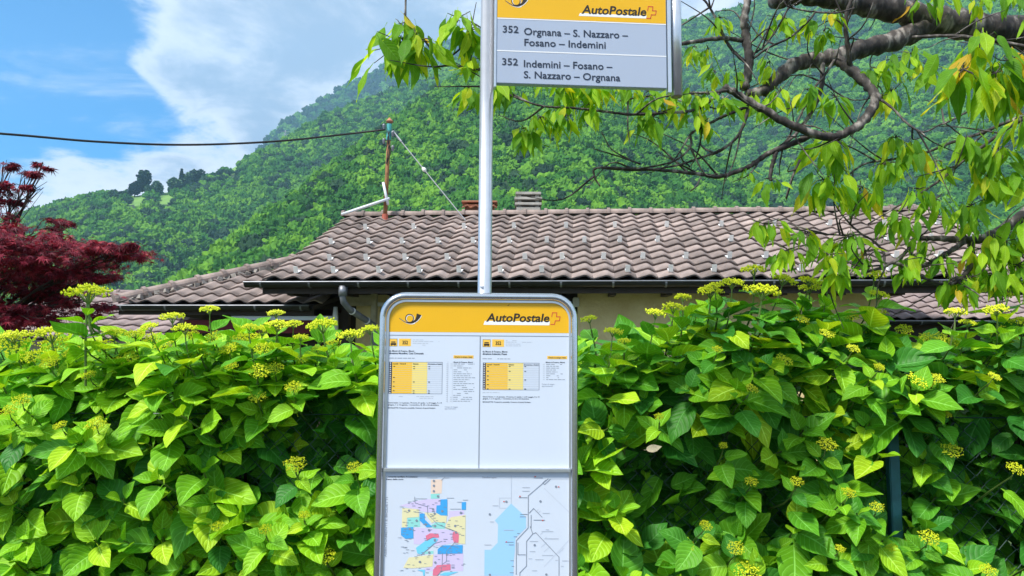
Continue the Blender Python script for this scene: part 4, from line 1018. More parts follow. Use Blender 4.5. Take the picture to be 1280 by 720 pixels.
D.each([z1((385, 212), (430, 210), (432, 320), (388, 318), (358, 300), (360, 252), (385, 250)), z1((525, 230), (553, 228), (553, 280), (525, 280)), z1((250, 308), (282, 306), (284, 345), (335, 396), (298, 398), (250, 352)), z1((130, 402), (210, 396), (212, 472), (160, 475), (130, 450)), z1((400, 518), (535, 516), (535, 572), (372, 576), (372, 545))], 'zone_blue', 'zone', 4)
D.each([z1((230, 535), (295, 485), (345, 462), (375, 478), (350, 510), (265, 578), (240, 572)), z1((240, 682), (292, 680), (290, 720), (280, 720), (278, 695)), z1((385, 715), (420, 698), (510, 695), (440, 720))], 'zone_sky', 'zone', 4)
D.each([z1((292, 455), (320, 438), (375, 440), (380, 465), (335, 470), (300, 490)), z1((470, 430), (495, 422), (510, 450), (508, 500), (478, 500), (466, 465)), z1((345, 680), (370, 650), (458, 645), (458, 682), (395, 690), (375, 720), (342, 720))], 'zone_pink', 'zone', 4)
D.stroke([z1((300, 255), (303, 310), (370, 378), (490, 425)), z1((490, 490), (432, 555), (430, 625), (402, 645), (400, 690), (372, 720)), z1((403, 570), (402, 640)), z1((262, 585), (350, 505), (400, 490)), z1((215, 195), (218, 235), (300, 260)), z1((388, 84), (412, 62))], .55, 'greyink', 'line', 5)
dots = [(340, 88), (340, 120), (340, 156), (368, 190), (337, 277), (348, 306), (180, 286), (231, 353), (398, 290), (520, 300), (484, 388), (313, 416), (352, 388), (290, 378), (187, 408), (317, 565), (258, 628), (358, 632), (490, 432), (352, 482)]
D.multi([z1(*[(x + 8 * math.cos(a * .7854), y + 8 * math.sin(a * .7854)) for a in range(8)]) for x, y in dots], 'greyink', 'zone_number', 6)
sm = []
for _ in range(150):
    x = RNG.uniform(125, 545); y = RNG.uniform(215, 700)
    if 285 < y or x < 430: sm.append([(480 + x / 5.333, 585 + y / 5.333), (480 + (x + RNG.uniform(8, 26)) / 5.333, 585 + y / 5.333), (480 + (x + 18) / 5.333, 585 + (y + 3) / 5.333), (480 + x / 5.333, 585 + (y + 3) / 5.333)])
D.multi(sm, 'greyink', 'place_names', 5)
D.multi([(480 + a / 5.333, 585 + b / 5.333, 480 + c / 5.333, 585 + (b + 4) / 5.333) for a, b, c in ((293, 64, 362), (410, 64, 440), (222, 204, 296), (425, 199, 474), (495, 226, 530), (448, 272, 520), (532, 212, 566), (118, 258, 140), (110, 464, 135), (196, 550, 220), (128, 684, 150))], 'paleink', 'place_names', 5)
# local line map (right half)
D.text('Gambarogno', 603.2, 621, 597.8, 2.0, 'greyink')
D.multi([z2((232, 238), (300, 300), (330, 330), (332, 400), (262, 470), (258, 560), (250, 640), (250, 720), (60, 720), (60, 548), (100, 548), (145, 500), (147, 378), (125, 352))], 'lake', 'lake', 2)
D.stroke([z2((475, 72), (345, 185), (345, 400), (268, 485), (268, 712)), z2((352, 300), (380, 270), (436, 328)), z2((358, 390), (375, 440), (395, 432), (548, 595), (548, 720)), z2((375, 440), (335, 490), (335, 655), (292, 700), (292, 720)), z2((460, 80), (440, 100), (452, 110), (490, 75)), z2((278, 500), (278, 580), (328, 580)), z2((364, 315), (364, 400))], .75, 'greyink', 'line', 4)
D.stroke([z2((232, 50), (232, 238)), z2((450, 135), (615, 295)), z2((155, 200), (232, 200)), z2((155, 200), (155, 268), (200, 268)), z2((615, 480), (450, 660)), z2((470, 72), (615, 72))], .3, 'paleink', 'boundary', 4)
D.stroke([z2((400, 290), (412, 276)), z2((410, 300), (425, 285)), z2((425, 445), (440, 430)), z2((450, 475), (466, 460)), z2((450, 560), (490, 522)), z2((430, 530), (465, 498)), z2((545, 570), (580, 535))], .35, 'paleink', 'boundary', 4)
D.multi([(596 + a / 5.333, 585 + b / 5.333, 596 + c / 5.333, 585 + (b + 4) / 5.333) for a, b, c in ((380, 64, 440), (282, 196, 340), (292, 308, 340), (290, 324, 330), (380, 346, 455), (195, 494, 250), (218, 512, 252), (230, 618, 252), (238, 656, 254), (225, 698, 252), (250, 458, 272), (272, 436, 290))], 'greyink', 'place_names', 4)
D.multi([(596 + a / 5.333, 585 + b / 5.333, 596 + c / 5.333, 585 + (b + 4) / 5.333) for a, b, c in ((305, 128, 355), (305, 152, 352), (110, 250, 148), (95, 358, 120), (185, 414, 250), (58, 512, 104), (440, 300, 486), (460, 410, 482), (432, 422, 510), (456, 470, 545), (436, 582, 510), (355, 556, 392), (392, 610, 446), (370, 684, 404), (568, 618, 612), (355, 488, 410), (348, 604, 372), (560, 655, 578), (524, 615, 540))], 'paleink', 'place_names', 4)
D.multi([z2(*[(x + 8 * math.cos(a * .7854), y + 8 * math.sin(a * .7854)) for a in range(8)]) for x, y in ((92, 310), (200, 225), (425, 222), (388, 515), (465, 712), (96, 714), (528, 124))], 'greyink', 'zone_number', 5)
D.multi([(596 + a / 5.333, 585 + b / 5.333, 596 + (a + 9) / 5.333, 585 + (b + 7) / 5.333) for a, b in ((385, 54), (285, 186), (436, 346), (198, 491), (180, 221), (541, 122))], 'redink', 'station_mark', 5)

# ------------------------------------------------------------------ chain link fence
FY = 2.46
fence = tag(empty('chain_link_fence', (0, FY, 0)), 'dark green chain link fence half swallowed by the hydrangea hedge', 'fence')
FZ0, FZ1 = .08, 1.42
m = MB(); p = .058; x = -2.6; cnt = 0
nseg = int((FZ1 - FZ0) / (p / 2))
while x < 2.6:
    pts = []
    for k in range(nseg + 1):
        off = (p / 2 if (k % 2) else 0) * (1 if cnt % 2 == 0 else 1)
        pts.append(Vector((x + off + .006 * math.sin(k * .9 + cnt) * .3, FY + (.0022 if k % 2 else -.0022) + .012 * math.sin(x * 2.1) , FZ0 + k * p / 2)))
    m.tube(pts, .0018, 3, cap=False)
    m.tube([Vector((q.x + (p if i % 2 == 0 else 0), q.y + .003, q.z)) for i, q in enumerate(pts)], .0018, 3, cap=False)
    x += p; cnt += 1
tag(m.build('wire_mesh', M['fence'], fence), kind='stuff')
for zz_ in (FZ1, .75, .12):
    m = MB(); m.tube([(-2.6, FY - .004, zz_), (2.6, FY - .004, zz_ + .01)], .0019, 5); m.build('tension_wire', M['fence'], fence)
for px_ in (-560, 560, 1119):
    b = at(px_, 700, FY - .03); tp_ = at(px_ - 2, 492, FY - .03)
    m = MB(); m.box(((b.x + tp_.x) / 2, FY - .022, .73), (.034, .030, 1.46)); po = m.build('post', M['post'], fence, bevel=.003)
    m = MB(); m.box(((b.x + tp_.x) / 2, FY - .022, 1.466), (.038, .034, .01)); m.build('post_cap', M['post'], po, bevel=.002)

# ------------------------------------------------------------------ leaf shapes
def leaf_mesh(name, mt, width=.62, nl=12, nw=2, droop=.22, fold=.10, wave=.02, tip=.10, seed=0, petiole=.16, serr=.018, twist=0.0, belly=.40, full=.68):
    rng = random.Random(seed); me_v = []; fs = []; uv = []
    ph = rng.uniform(0, 6.28); bend = rng.uniform(-.06, .06)
    rows = []
    for i in range(nl + 1):
        t = .5 - .5 * math.cos(math.pi * i / nl)
        # ovate outline with a drawn-out tip
        wv = math.sin(math.pi * t ** (math.log(.5) / math.log(belly))) ** full if 0 < t < 1 else 0
        wv = wv * (1 - .42 * (max(0, t - .60) / .40) ** 1.5)
        half = width / 2 * wv * (1 + (serr if i % 2 else -serr)) if 0 < t < 1 else .004
        y = t * (1 + tip * max(0, t - .8))
        row = []
        for j in range(-nw, nw + 1):
            s = j / nw; xx = s * half + bend * math.sin(math.pi * t)
            z = -droop * t * t + fold * abs(s) * half * 2 * (1 - .4 * t) + wave * math.sin(ph + t * 9 + (2 if s > 0 else 0)) * abs(s) + twist * s * t * .1
            row.append(len(me_v)); me_v.append((xx, y, z)); uv.append((s * .5 + .5, t))
        rows.append(row)
    for i in range(nl):
        for j in range(2 * nw): fs.append((rows[i][j], rows[i][j + 1], rows[i + 1][j + 1], rows[i + 1][j]))
    # stalk as a slim strip joined to the blade's base
    b = rows[0]; k = len(me_v); me_v += [(-.012, -petiole, .02), (.012, -petiole, .02)]; uv += [(.5, 0), (.5, 0)]
    fs.append((k, k + 1, b[-1], b[0]))
    me = bpy.data.meshes.new(name); me.from_pydata(me_v, [], fs); me.materials.append(M[mt])
    ul = me.uv_layers.new(name='UVMap')
    for lp in me.loops: ul.data[lp.index].uv = uv[lp.vertex_index]
    me.polygons.foreach_set('use_smooth', [True] * len(me.polygons)); me.update(); return me
def join_leaves(name, items, parent, mat_list):
    # items: (mesh, world matrix)
    cache = {}; V = []; F = []; UV = []; MI = []; off = 0
    for me, mw in items:
        if me.name not in cache:
            co = np.empty(len(me.vertices) * 3); me.vertices.foreach_get('co', co)
            vuv = np.zeros((len(me.vertices), 2))
            for lp in me.loops: vuv[lp.vertex_index] = me.uv_layers[0].data[lp.index].uv
            cache[me.name] = (co.reshape(-1, 3), [tuple(p.vertices) for p in me.polygons], vuv, mat_list.index(me.materials[0]))
        co, fs, vuv, k = cache[me.name]; Aw = np.array(mw)
        V.append(co @ Aw[:3, :3].T + Aw[:3, 3]); UV.append(vuv); MI += [k] * len(fs)
        F += [tuple(i + off for i in f) for f in fs]; off += len(co)
    me = bpy.data.meshes.new(name); me.from_pydata(np.concatenate(V).tolist(), [], F)
    for q in mat_list: me.materials.append(q)
    vi = np.empty(len(me.loops), int); me.loops.foreach_get('vertex_index', vi)
    ul = me.uv_layers.new(name='UVMap'); ul.data.foreach_set('uv', np.concatenate(UV)[vi].ravel())
    me.polygons.foreach_set('use_smooth', [True] * len(me.polygons)); me.polygons.foreach_set('material_index', MI); me.update()
    return tag(link(bpy.data.objects.new(name, me), parent), kind='stuff')

HY = [leaf_mesh('hydrangea_leaf', 'leaf_young_lit', width=.66 + .06 * (k % 3), droop=(.02, .16, .30, .44, .10, .24, .36, -.06, .20)[k], fold=(.30, .10, .22, .04, .38, .16, .26, .12, .34)[k], wave=(.02, .05, .03, .06, .03, .02, .05, .04, .03)[k], seed=k, belly=.38 + .03 * (k % 2)) for k in range(9)]
HM = [leaf_mesh('hydrangea_leaf', 'leaf_mature_shaded', width=.68 + .07 * (k % 3), droop=(.05, .18, .32, .42, .12, .26, .36, .0, .22)[k], fold=(.24, .08, .18, .04, .32, .12, .22, .10, .28)[k], wave=(.02, .05, .03, .06, .03, .02, .05, .04, .03)[k], seed=20 + k, belly=.40) for k in range(9)]

def leaf_matrix(base, d, n, L):
    d = d.normalized(); n = (n - d * n.dot(d)).normalized(); x = d.cross(n)
    B = Matrix((x * L, d * L, n * L)).transposed().to_4x4(); B.translation = base; return B

def flower_mesh(name, seed, n=170):
    rng = random.Random(seed); m = MB()
    # domed head of tiny buds on branching stalks
    for i in range(n):
        a = i * 2.39996; q = math.sqrt((i + .5) / n); r = q * .5
        lump = .05 * math.sin(a * 3 + seed) + .04 * math.sin(7 * r * 6 + seed * 2)
        a += rng.uniform(-.5, .5); r = min(.52, r + rng.uniform(-.045, .045)); clu = .05 * math.sin(a * 5 + seed) * q
        c = Vector((math.cos(a) * r * (1 + lump + clu), math.sin(a) * r * (1 + lump + clu), .15 * (1 - q * q) + lump * .6 + clu + rng.uniform(-.05, .05)))
        s = rng.uniform(.030, .052)
        vs = [c + Vector(v) * s for v in ((1, 0, 0), (-.5, .87, 0), (-.5, -.87, 0), (0, 0, 1.1), (0, 0, -1))]
        m.add(vs, [(0, 1, 3), (1, 2, 3), (2, 0, 3), (1, 0, 4), (2, 1, 4), (0, 2, 4)], 0)
    for k in range(9):
        a = k * .7 + seed; r = rng.uniform(.15, .4)
        m.tube([(0, 0, -.28), (math.cos(a) * r * .5, math.sin(a) * r * .5, -.08), (math.cos(a) * r, math.sin(a) * r, .06)], [.02, .014, .010], 4, m=1, cap=False)
    m.tube([(0, 0, -.26), (.02, .01, -.8), (.0, .05, -1.0)], [.028, .03, .034], 5, m=1, cap=False)
    return m.mesh(name, [M['flower'], M['greenstem']])
FLW = [flower_mesh('flower_head', k) for k in range(5)]

# ------------------------------------------------------------------ hydrangea hedge
TOPLINE0 = [(-120, 424), (0, 432), (60, 428), (110, 420), (180, 424), (260, 414), (330, 424), (400, 426), (470, 430), (600, 432), (730, 428), (790, 424), (830, 400), (880, 384), (940, 378), (1050, 374), (1100, 382), (1140, 398), (1175, 420), (1220, 408), (1290, 402), (1400, 402)]
TOPLINE = [(a, b - (9 if a < 620 else 3)) for a, b in TOPLINE0]
HOLES = [(415, 545, 58, 62), (850, 600, 60, 75), (1235, 570, 60, 62), (1240, 660, 60, 40), (960, 640, 26, 40), (1118, 600, 24, 70), (330, 620, 20, 30)]
HED = 2.36
def top_z(px): return at(px, float(np.interp(px, [t[0] for t in TOPLINE], [t[1] for t in TOPLINE])), HED + .1).z
def hedge_y(x, z, px):
    tz = top_z(px); u = min(1, max(0, (z - (tz - .28)) / .28))
    return HED + .34 * u * u + .05 * math.sin(x * 7.3 + z * 3) * math.cos(z * 9 - x * 4) + .03 * math.sin(x * 17 + z * 11)
SPLIT = [230, 600, 1135]
SHRUBS = []
for name_px, lab in ((100, 'lime green hydrangea shrub at the edge of the photo below the red maple'), (350, 'bright green hydrangea shrub just left of the timetable board'), (900, 'tall hydrangea shrub between the timetable board and the teal fence post'), (1260, 'deep green hydrangea shrub on the far side of the teal fence post')):
    b = at(name_px, 700, HED + .25); b.z = 0
    r = tag(empty('hydrangea_shrub', b), lab, 'shrub', 'hydrangea hedge'); SHRUBS.append({'root': r, 'leaf': [], 'stuff': [], 'stem': MB(), 'wood': MB(), 'base': b})
def shrub_of(px):
    for k, s in enumerate(SPLIT):
        if px < s: return SHRUBS[k]
    return SHRUBS[3]
def hole(px, py, grow=1.15):
    return any(((px - a) / c / grow) ** 2 + ((py - b) / d / grow) ** 2 < 1 for a, b, c, d in HOLES)
def shoot(tip, axis, scale, lime_share, nodes, S_, bare=False, droop=.25):
    axis = axis.normalized(); u = axis.cross(Vector((random.uniform(-1, 1), random.uniform(-1, 1), random.uniform(-.3, .3)))).normalized(); v = axis.cross(u)
    phi0 = random.uniform(0, 6.28)
    spec = [(.0, 34, .062), (.022, 56, .100), (.062, 70, .128), (.115, 78, .138), (.17, 84, .135)]
    if bare: spec = [(.035, 62, .075), (.075, 70, .112), (.125, 76, .130), (.18, 82, .135)]
    for k in range(min(nodes, len(spec))):
        back, tilt, L = spec[k]
        for q in (0, 1):
            if k >= 2 and random.random() < .12: continue
            phi = phi0 + k * math.pi / 2 + q * math.pi + random.gauss(0, .16)
            rad = u * math.cos(phi) + v * math.sin(phi); tl = R(tilt + random.gauss(0, 8))
            d = axis * math.cos(tl) + rad * math.sin(tl); d.z -= droop * random.uniform(.3, 1.2) * (k > 0)
            Lk = L * scale * random.uniform(.78, 1.18)
            base = tip - axis * back * scale + rad * Lk * .14
            me = random.choice(HY) if random.random() < lime_share - k * .10 else random.choice(HM)
            nn = axis + Vector((random.gauss(0, .18), random.gauss(0, .18), random.gauss(0, .18) + .15))
            mwl = leaf_matrix(base, d, nn, Lk); cl_ = mwl @ Vector((0, .5, 0)); hp_ = proj(cl_)
            if cl_.y < FY and hole(hp_[0], hp_[1], .92) and random.random() < .82: continue
            S_['leaf'].append((me, mwl, base.y, Lk))
    e = tip - axis * (.10 * scale) + Vector((0, .05, -.01)); e2 = e + Vector((random.uniform(-.05, .05), random.uniform(.16, .28), -random.uniform(.06, .16)))
    S_['stem'].tube(catmull([tip, e, e2], 3), [.0022 * scale + .0006] * 3 + [.0034] * 2 + [.004] * 2, 4, cap=False)

FL = [(110, 367, 42), (16, 421, 28), (20, 430, 34), (64, 417, 36), (67, 431, 30), (62, 453, 20), (158, 448, 24), (111, 469, 15), (27, 500, 18), (11, 513, 16), (120, 530, 20), (142, 417, 22), (169, 418, 20), (189, 422, 18), (187, 409, 18), (231, 411, 24), (240, 419, 16), (267, 421, 18), (249, 439, 28), (289, 457, 14), (311, 409, 16), (329, 413, 22), (347, 407, 26), (367, 405, 18), (302, 424, 22), (320, 422, 16), (331, 436, 22), (376, 422, 16), (396, 437, 14), (378, 449, 14), (324, 464, 22), (344, 460, 18), (367, 484, 18), (322, 496, 18), (402, 407, 32), (438, 420, 28), (462, 412, 20), (369, 580, 22), (407, 695, 20), (332, 662, 13), (272, 658, 12), (443, 584, 15), (380, 644, 10), (75, 532, 12), (345, 392, 18), (262, 387, 20), (215, 397, 24),
      (736, 399, 18), (766, 415, 20), (769, 446, 12), (820, 392, 22), (842, 385, 24), (853, 372, 18), (888, 365, 26), (893, 358, 20), (915, 354, 24), (953, 365, 36), (942, 338, 26), (980, 350, 26), (1012, 361, 22), (1012, 352, 22), (1034, 354, 24), (1093, 344, 24), (1099, 369, 20), (1094, 394, 26), (1002, 399, 14), (1034, 417, 16), (980, 450, 18), (1067, 436, 14), (897, 437, 10), (940, 486, 12), (1099, 459, 10), (1151, 475, 26), (1170, 473, 16), (1183, 427, 26), (1194, 391, 22), (1253, 418, 30), (1245, 388, 24), (1240, 361, 26), (1253, 369, 20), (1243, 471, 12), (1159, 422, 16), (1034, 555, 20), (1190, 563, 20), (1270, 586, 18), (939, 602, 12), (996, 602, 12), (1061, 616, 14), (1096, 634, 14), (1161, 672, 20), (920, 685, 18), (882, 657, 12), (863, 685, 12), (934, 716, 26), (1050, 686, 9), (1115, 685, 10), (1235, 713, 16), (904, 557, 8), (824, 521, 9), (1183, 518, 9),
      (40, 446, 22), (205, 431, 20), (130, 432, 22), (285, 436, 18), (415, 431, 18), (90, 440, 18), (870, 392, 18), (1130, 412, 18), (1065, 395, 16), (1210, 404, 18), (1275, 402, 22), (780, 427, 14)]
for fx, fy, fw in FL:
    tz = at(fx, fy, HED).z; tzz = top_z(fx)
    above = tz > tzz - .02
    yb = (HED + random.uniform(-.06, .14)) if above else hedge_y(at(fx, fy, HED).x, tz, fx) - random.uniform(.07, .12)
    p = at(fx, fy, yb); S_ = shrub_of(fx)
    s = fw / FPX * yb * 1.2
    ax = Vector((random.gauss(0, .14), random.gauss(-.10, .12) if above else -.75, 1)).normalized()
    Bq = ax.to_track_quat('Z', 'Y').to_matrix() @ Matrix.Rotation(random.uniform(0, 6.28), 3, 'Z')
    sz = s if fw > 12 else s * 1.1
    mw = (Bq @ Matrix.Diagonal((sz, sz, max(sz, .05) * (1.0 if above else .8)))).to_4x4(); mw.translation = p
    link(bpy.data.objects.new('flower_head', FLW[random.randrange(5)]), S_['root'], mw)
    tip = p - ax * (.012 + .42 * s)
    shoot(tip, ax if above else Vector((ax.x, -.8, .75)), .95 if above else .8, 1.0 if fx < 600 else .6, 4 if above else 3, S_, bare=True, droop=.15)
    if fw > 40:                  # the tall stalk by the maple
        S_['stem'].tube([p, p - Vector((0, 0, .12)), p - Vector((0, -.02, .3))], [.003, .0035, .004], 6, cap=False); shoot(p - Vector((0, 0, .05)), Vector((0, 0, 1)), .6, .7, 2, S_, bare=True); shoot(p - Vector((0, 0, .12)), Vector((.1, 0, 1)), .7, .7, 2, S_, bare=True)

# front shoots over the face of the hedge
x = -2.25
while x < 2.3:
    zc = .66
    while zc < 1.95:
        X = x + random.uniform(-.055, .055); z = zc + random.uniform(-.055, .055)
        px, py = proj((X, HED, z)); tz = top_z(px)
        if z < tz - .015:
            y = hedge_y(X, z, px); u = min(1, max(0, (z - (tz - .30)) / .30)); S_ = shrub_of(px)
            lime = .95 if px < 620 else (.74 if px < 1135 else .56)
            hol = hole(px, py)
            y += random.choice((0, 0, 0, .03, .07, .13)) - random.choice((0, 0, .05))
            if hol: y = FY + random.uniform(.05, .14); lime = .10  # mostly the dark leaf colour, painting shade behind the fence
            ax = Vector((random.gauss(0, .28), -.72 * (1 - .6 * u) + random.gauss(0, .15), .62 + .5 * u + random.gauss(0, .15)))
            shoot(Vector((X, y, z)), ax, random.uniform(.80, 1.26), lime, random.choice((2, 3, 3, 4)), S_)
        zc += .090
    x += .090
# inner leaves, darker green for age and painted-in shade, filling the shrubs
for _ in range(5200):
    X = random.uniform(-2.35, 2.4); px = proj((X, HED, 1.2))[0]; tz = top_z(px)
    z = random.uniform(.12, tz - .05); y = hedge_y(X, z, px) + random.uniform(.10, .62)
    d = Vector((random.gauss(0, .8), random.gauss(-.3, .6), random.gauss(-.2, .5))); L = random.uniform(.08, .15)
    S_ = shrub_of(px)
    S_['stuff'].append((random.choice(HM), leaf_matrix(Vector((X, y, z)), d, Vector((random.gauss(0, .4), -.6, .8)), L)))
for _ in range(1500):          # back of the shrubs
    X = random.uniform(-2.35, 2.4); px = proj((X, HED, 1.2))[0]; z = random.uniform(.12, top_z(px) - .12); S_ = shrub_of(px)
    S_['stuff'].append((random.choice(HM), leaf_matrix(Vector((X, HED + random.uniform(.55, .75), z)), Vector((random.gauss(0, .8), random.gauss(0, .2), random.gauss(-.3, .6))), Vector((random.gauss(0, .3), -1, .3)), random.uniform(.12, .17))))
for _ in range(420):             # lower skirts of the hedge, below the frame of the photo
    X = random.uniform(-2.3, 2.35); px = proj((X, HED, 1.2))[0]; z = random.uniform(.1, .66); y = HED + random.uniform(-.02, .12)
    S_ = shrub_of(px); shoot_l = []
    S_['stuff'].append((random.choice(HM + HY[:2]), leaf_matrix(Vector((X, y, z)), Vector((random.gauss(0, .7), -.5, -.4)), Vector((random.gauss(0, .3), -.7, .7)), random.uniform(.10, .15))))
for S_ in SHRUBS:
    cand = []
    for me, mw, y, L in S_['leaf']:
        c = mw @ Vector((0, .5, 0)); px, py = proj(c)
        infr = -20 < px < 1300 and py < 735 and not (482 < px < 712)
        cand.append((-(L / c.y) * (1.0 if infr else 0) + max(0, c.y - 2.40) * .12, me, mw))
    cand.sort(key=lambda t: t[0])
    for sc, me, mw in cand[:300]: link(bpy.data.objects.new('leaf', me), S_['root'], mw)
    join_leaves('foliage', [(me, mw) for sc, me, mw in cand[300:]] + S_['stuff'], S_['root'], [M['leaf_young_lit'], M['leaf_mature_shaded']])
    b = S_['base']; mbs = S_['wood']
    for k in range(14):
        X = b.x + random.uniform(-.45, .45); mbs.tube(catmull([(b.x + random.uniform(-.12, .12), b.y + .12, 0), (X * .6 + b.x * .4, b.y + random.uniform(0, .25), .6), (X, b.y + random.uniform(-.05, .25), random.uniform(1.1, 1.6))], 4), [.008] * 5 + [.005] * 4, 5, cap=False)
    tag(mbs.build('woody_stems', M['woodstem'], S_['root']), kind='stuff'); tag(S_['stem'].build('shoots', M['greenstem'], S_['root']), kind='stuff')
# one withered leaf caught on the hedge
dl = leaf_mesh('dry_leaf', 'palewood', width=.5, droop=.1, seed=5)
o = link(bpy.data.objects.new('dry_leaf', dl), None, leaf_matrix(at(808, 562, 2.2), Vector((1, -.1, .25)), Vector((0, -1, .4)), .045)); tag(o, 'small withered beige leaf lying on the hydrangea leaves', 'dead leaf')

# ------------------------------------------------------------------ cherry tree
CH = [leaf_mesh('cherry_leaf', 'leaf_cherry', width=.33 + .05 * (k % 3), droop=.10 + .10 * (k % 3), fold=.22 - .06 * (k % 3), wave=.03, seed=50 + k, belly=.45, tip=.5, petiole=.22, serr=.02, full=.8) for k in range(6)]
cherry_base = Vector((3.15, 3.0, 0))
cherry = tag(empty('cherry_tree', cherry_base), 'cherry tree with dark bare twisted branches and drooping light green leaves', 'tree')
def pxr(r, Y): return r / FPX * Y
def branch(pts, r0, r1, twigs=0, name='branch', sides=9, knob=True, tl=.22):
    P = catmull([at(a, b, c) for a, b, c in pts], 7); n = len(P); rad = []
    for i in range(n):
        t = i / (n - 1); rr = pxr(r0 + (r1 - r0) * t, P[i].y); rr *= 1 + (.10 * math.sin(i * 2.1 + r0) + random.uniform(-.06, .06) if knob else 0); rad.append(max(rr, .0014))
        if 0 < i < n - 1: P[i] = P[i] + Vector((random.uniform(-1, 1), random.uniform(-1, 1), random.uniform(-1, 1))) * min(rr * .16, .004)
    m = MB(); m.tube(P, rad, sides)
    for _ in range(twigs):
        i = random.randrange(n // 6, n - 1); p = P[i]; t = (P[min(i + 1, n - 1)] - P[i - 1]).normalized()
        d = (t * random.uniform(.1, .9) + Vector((random.gauss(0, .6), random.gauss(0, .4), random.gauss(.12, .45)))).normalized(); L = random.uniform(.35, 1.2) * tl
        q = catmull([p, p + d * L * .5 + Vector((0, 0, random.uniform(-.02, .03))), p + d * L + Vector((random.uniform(-.05, .05), 0, random.uniform(-.05, .06)))], 4)
        m.tube(q, [.0034 - .0024 * k / (len(q) - 1) for k in range(len(q))], 5, cap=False)
    o = m.build(name, M['cherrybark'], cherry, smooth=True); return o
m = MB(); rt_ = [Vector((3.15, 3.0, -.1)), Vector((3.12, 3.0, .5)), Vector((3.05, 2.95, 1.3)), Vector((2.95, 2.85, 2.1)), Vector((2.75, 2.72, 2.55)), at(1330, 52, 2.62)]
m.tube(catmull(rt_, 6), list(np.linspace(.15, .062, 31)), 12); m.build('trunk', M['cherrybark'], cherry, smooth=True)
branch([(1335, 54, 2.62), (1280, 42, 2.58), (1225, 34, 2.54), (1174, 26, 2.5), (1128, 16, 2.47), (1067, 3, 2.44), (1010, -8, 2.42), (966, -2, 2.41)], 21, 13, 6, 'limb', 12)
branch([(1160, 28, 2.49), (1131, 46, 2.46), (1082, 60, 2.42), (1036, 73, 2.38), (1000, 78, 2.36), (975, 95, 2.34), (955, 113, 2.33), (932, 117, 2.32)], 14, 6, 8, 'limb', 11)
branch([(1042, 72, 2.38), (1060, 84, 2.34), (1082, 104, 2.3), (1094, 122, 2.27), (1086, 142, 2.25), (1067, 161, 2.23), (1036, 171, 2.22), (990, 157, 2.2), (955, 137, 2.2), (925, 120, 2.2), (905, 108, 2.2)], 7.0, 4.4, 10, 'limb', 10)
branch([(930, 112, 2.32), (936, 80, 2.31), (933, 50, 2.31), (930, 25, 2.3), (935, 0, 2.3), (942, -40, 2.3)], 6.2, 4.5, 5)
branch([(931, 77, 2.31), (915, 62, 2.3), (903, 42, 2.3), (893, 20, 2.3), (884, 5, 2.3), (872, -8, 2.3)], 2.4, 1.2, 4)
branch([(888, 12, 2.3), (893, -2, 2.3)], 1.2, .8)
branch([(928, 51, 2.31), (900, 48, 2.28), (858, 54, 2.22), (800, 62, 2.15), (720, 74, 2.08), (650, 88, 2.02), (590, 86, 1.98), (562, 80, 1.97), (545, 68, 1.96), (530, 50, 1.95), (516, 34, 1.95), (505, 17, 1.95)], 3.0, 1.0, 7)
branch([(604, 36, 1.98), (588, 27, 1.97), (580, 24, 1.97)], 1.0, .7)
branch([(912, 112, 2.2), (890, 116, 2.18), (850, 117, 2.15), (810, 120, 2.12), (775, 126, 2.1)], 2.6, 1.0, 3)
branch([(905, 110, 2.2), (893, 122, 2.18), (870, 137, 2.15), (832, 141, 2.1), (790, 143, 2.06), (753, 139, 2.03), (715, 135, 2.0), (680, 133, 1.98), (650, 124, 1.96), (630, 115, 1.95), (616, 106, 1.95)], 2.4, .9, 6)
branch([(935, 133, 2.22), (910, 143, 2.2), (885, 155, 2.18), (864, 167, 2.17), (864, 180, 2.17), (855, 193, 2.16), (838, 203, 2.15), (810, 209, 2.14), (792, 211, 2.13)], 2.1, .9, 3)
branch([(935, 136, 2.22), (928, 160, 2.22), (915, 178, 2.22), (895, 190, 2.22), (870, 199, 2.2), (845, 207, 2.18), (800, 213, 2.15), (755, 211, 2.12)], 2.3, .9, 4)
branch([(1012, 170, 2.24), (985, 182, 2.24), (960, 192, 2.24), (940, 206, 2.24), (920, 215, 2.24), (895, 221, 2.22), (870, 217, 2.2), (830, 213, 2.17), (790, 211, 2.14), (747, 210, 2.1), (743, 220, 2.1), (750, 233, 2.1)], 4.0, 1.0, 6)
branch([(862, 208, 2.2), (853, 200, 2.19), (851, 190, 2.19)], 1.1, .7); branch([(876, 222, 2.2), (870, 233, 2.2), (863, 239, 2.19)], 1.2, .9)
branch([(800, 205, 2.15), (775, 196, 2.12), (742, 186, 2.1)], 1.3, .7); branch([(790, 201, 2.15), (765, 187, 2.13), (752, 165, 2.12)], 1.0, .6)
branch([(970, 190, 2.24), (966, 205, 2.24), (963, 218, 2.23), (963, 226, 2.23)], 3.0, 2.2)
branch([(1000, 200, 2.25), (990, 222, 2.25), (982, 248, 2.25)], 1.6, .8, 2)
branch([(1043, 75, 2.36), (1030, 95, 2.32), (1018, 110, 2.3), (1005, 135, 2.28), (990, 165, 2.26), (975, 185, 2.25)], 1.8, 1.2, 4)
branch([(1028, 80, 2.36), (1028, 100, 2.35), (1022, 125, 2.33), (1008, 150, 2.3), (990, 172, 2.26), (965, 190, 2.25)], 3.4, 2.0, 5)
branch([(1063, 85, 2.33), (1060, 60, 2.3), (1057, 30, 2.28), (1062, 5, 2.26), (1075, -15, 2.25)], 3.4, 2.2, 5)
branch([(939, 75, 2.31), (960, 60, 2.28), (990, 45, 2.25), (1018, 17, 2.22), (1010, 14, 2.22), (985, 8, 2.2), (978, -4, 2.2)], 1.6, 1.0, 3)
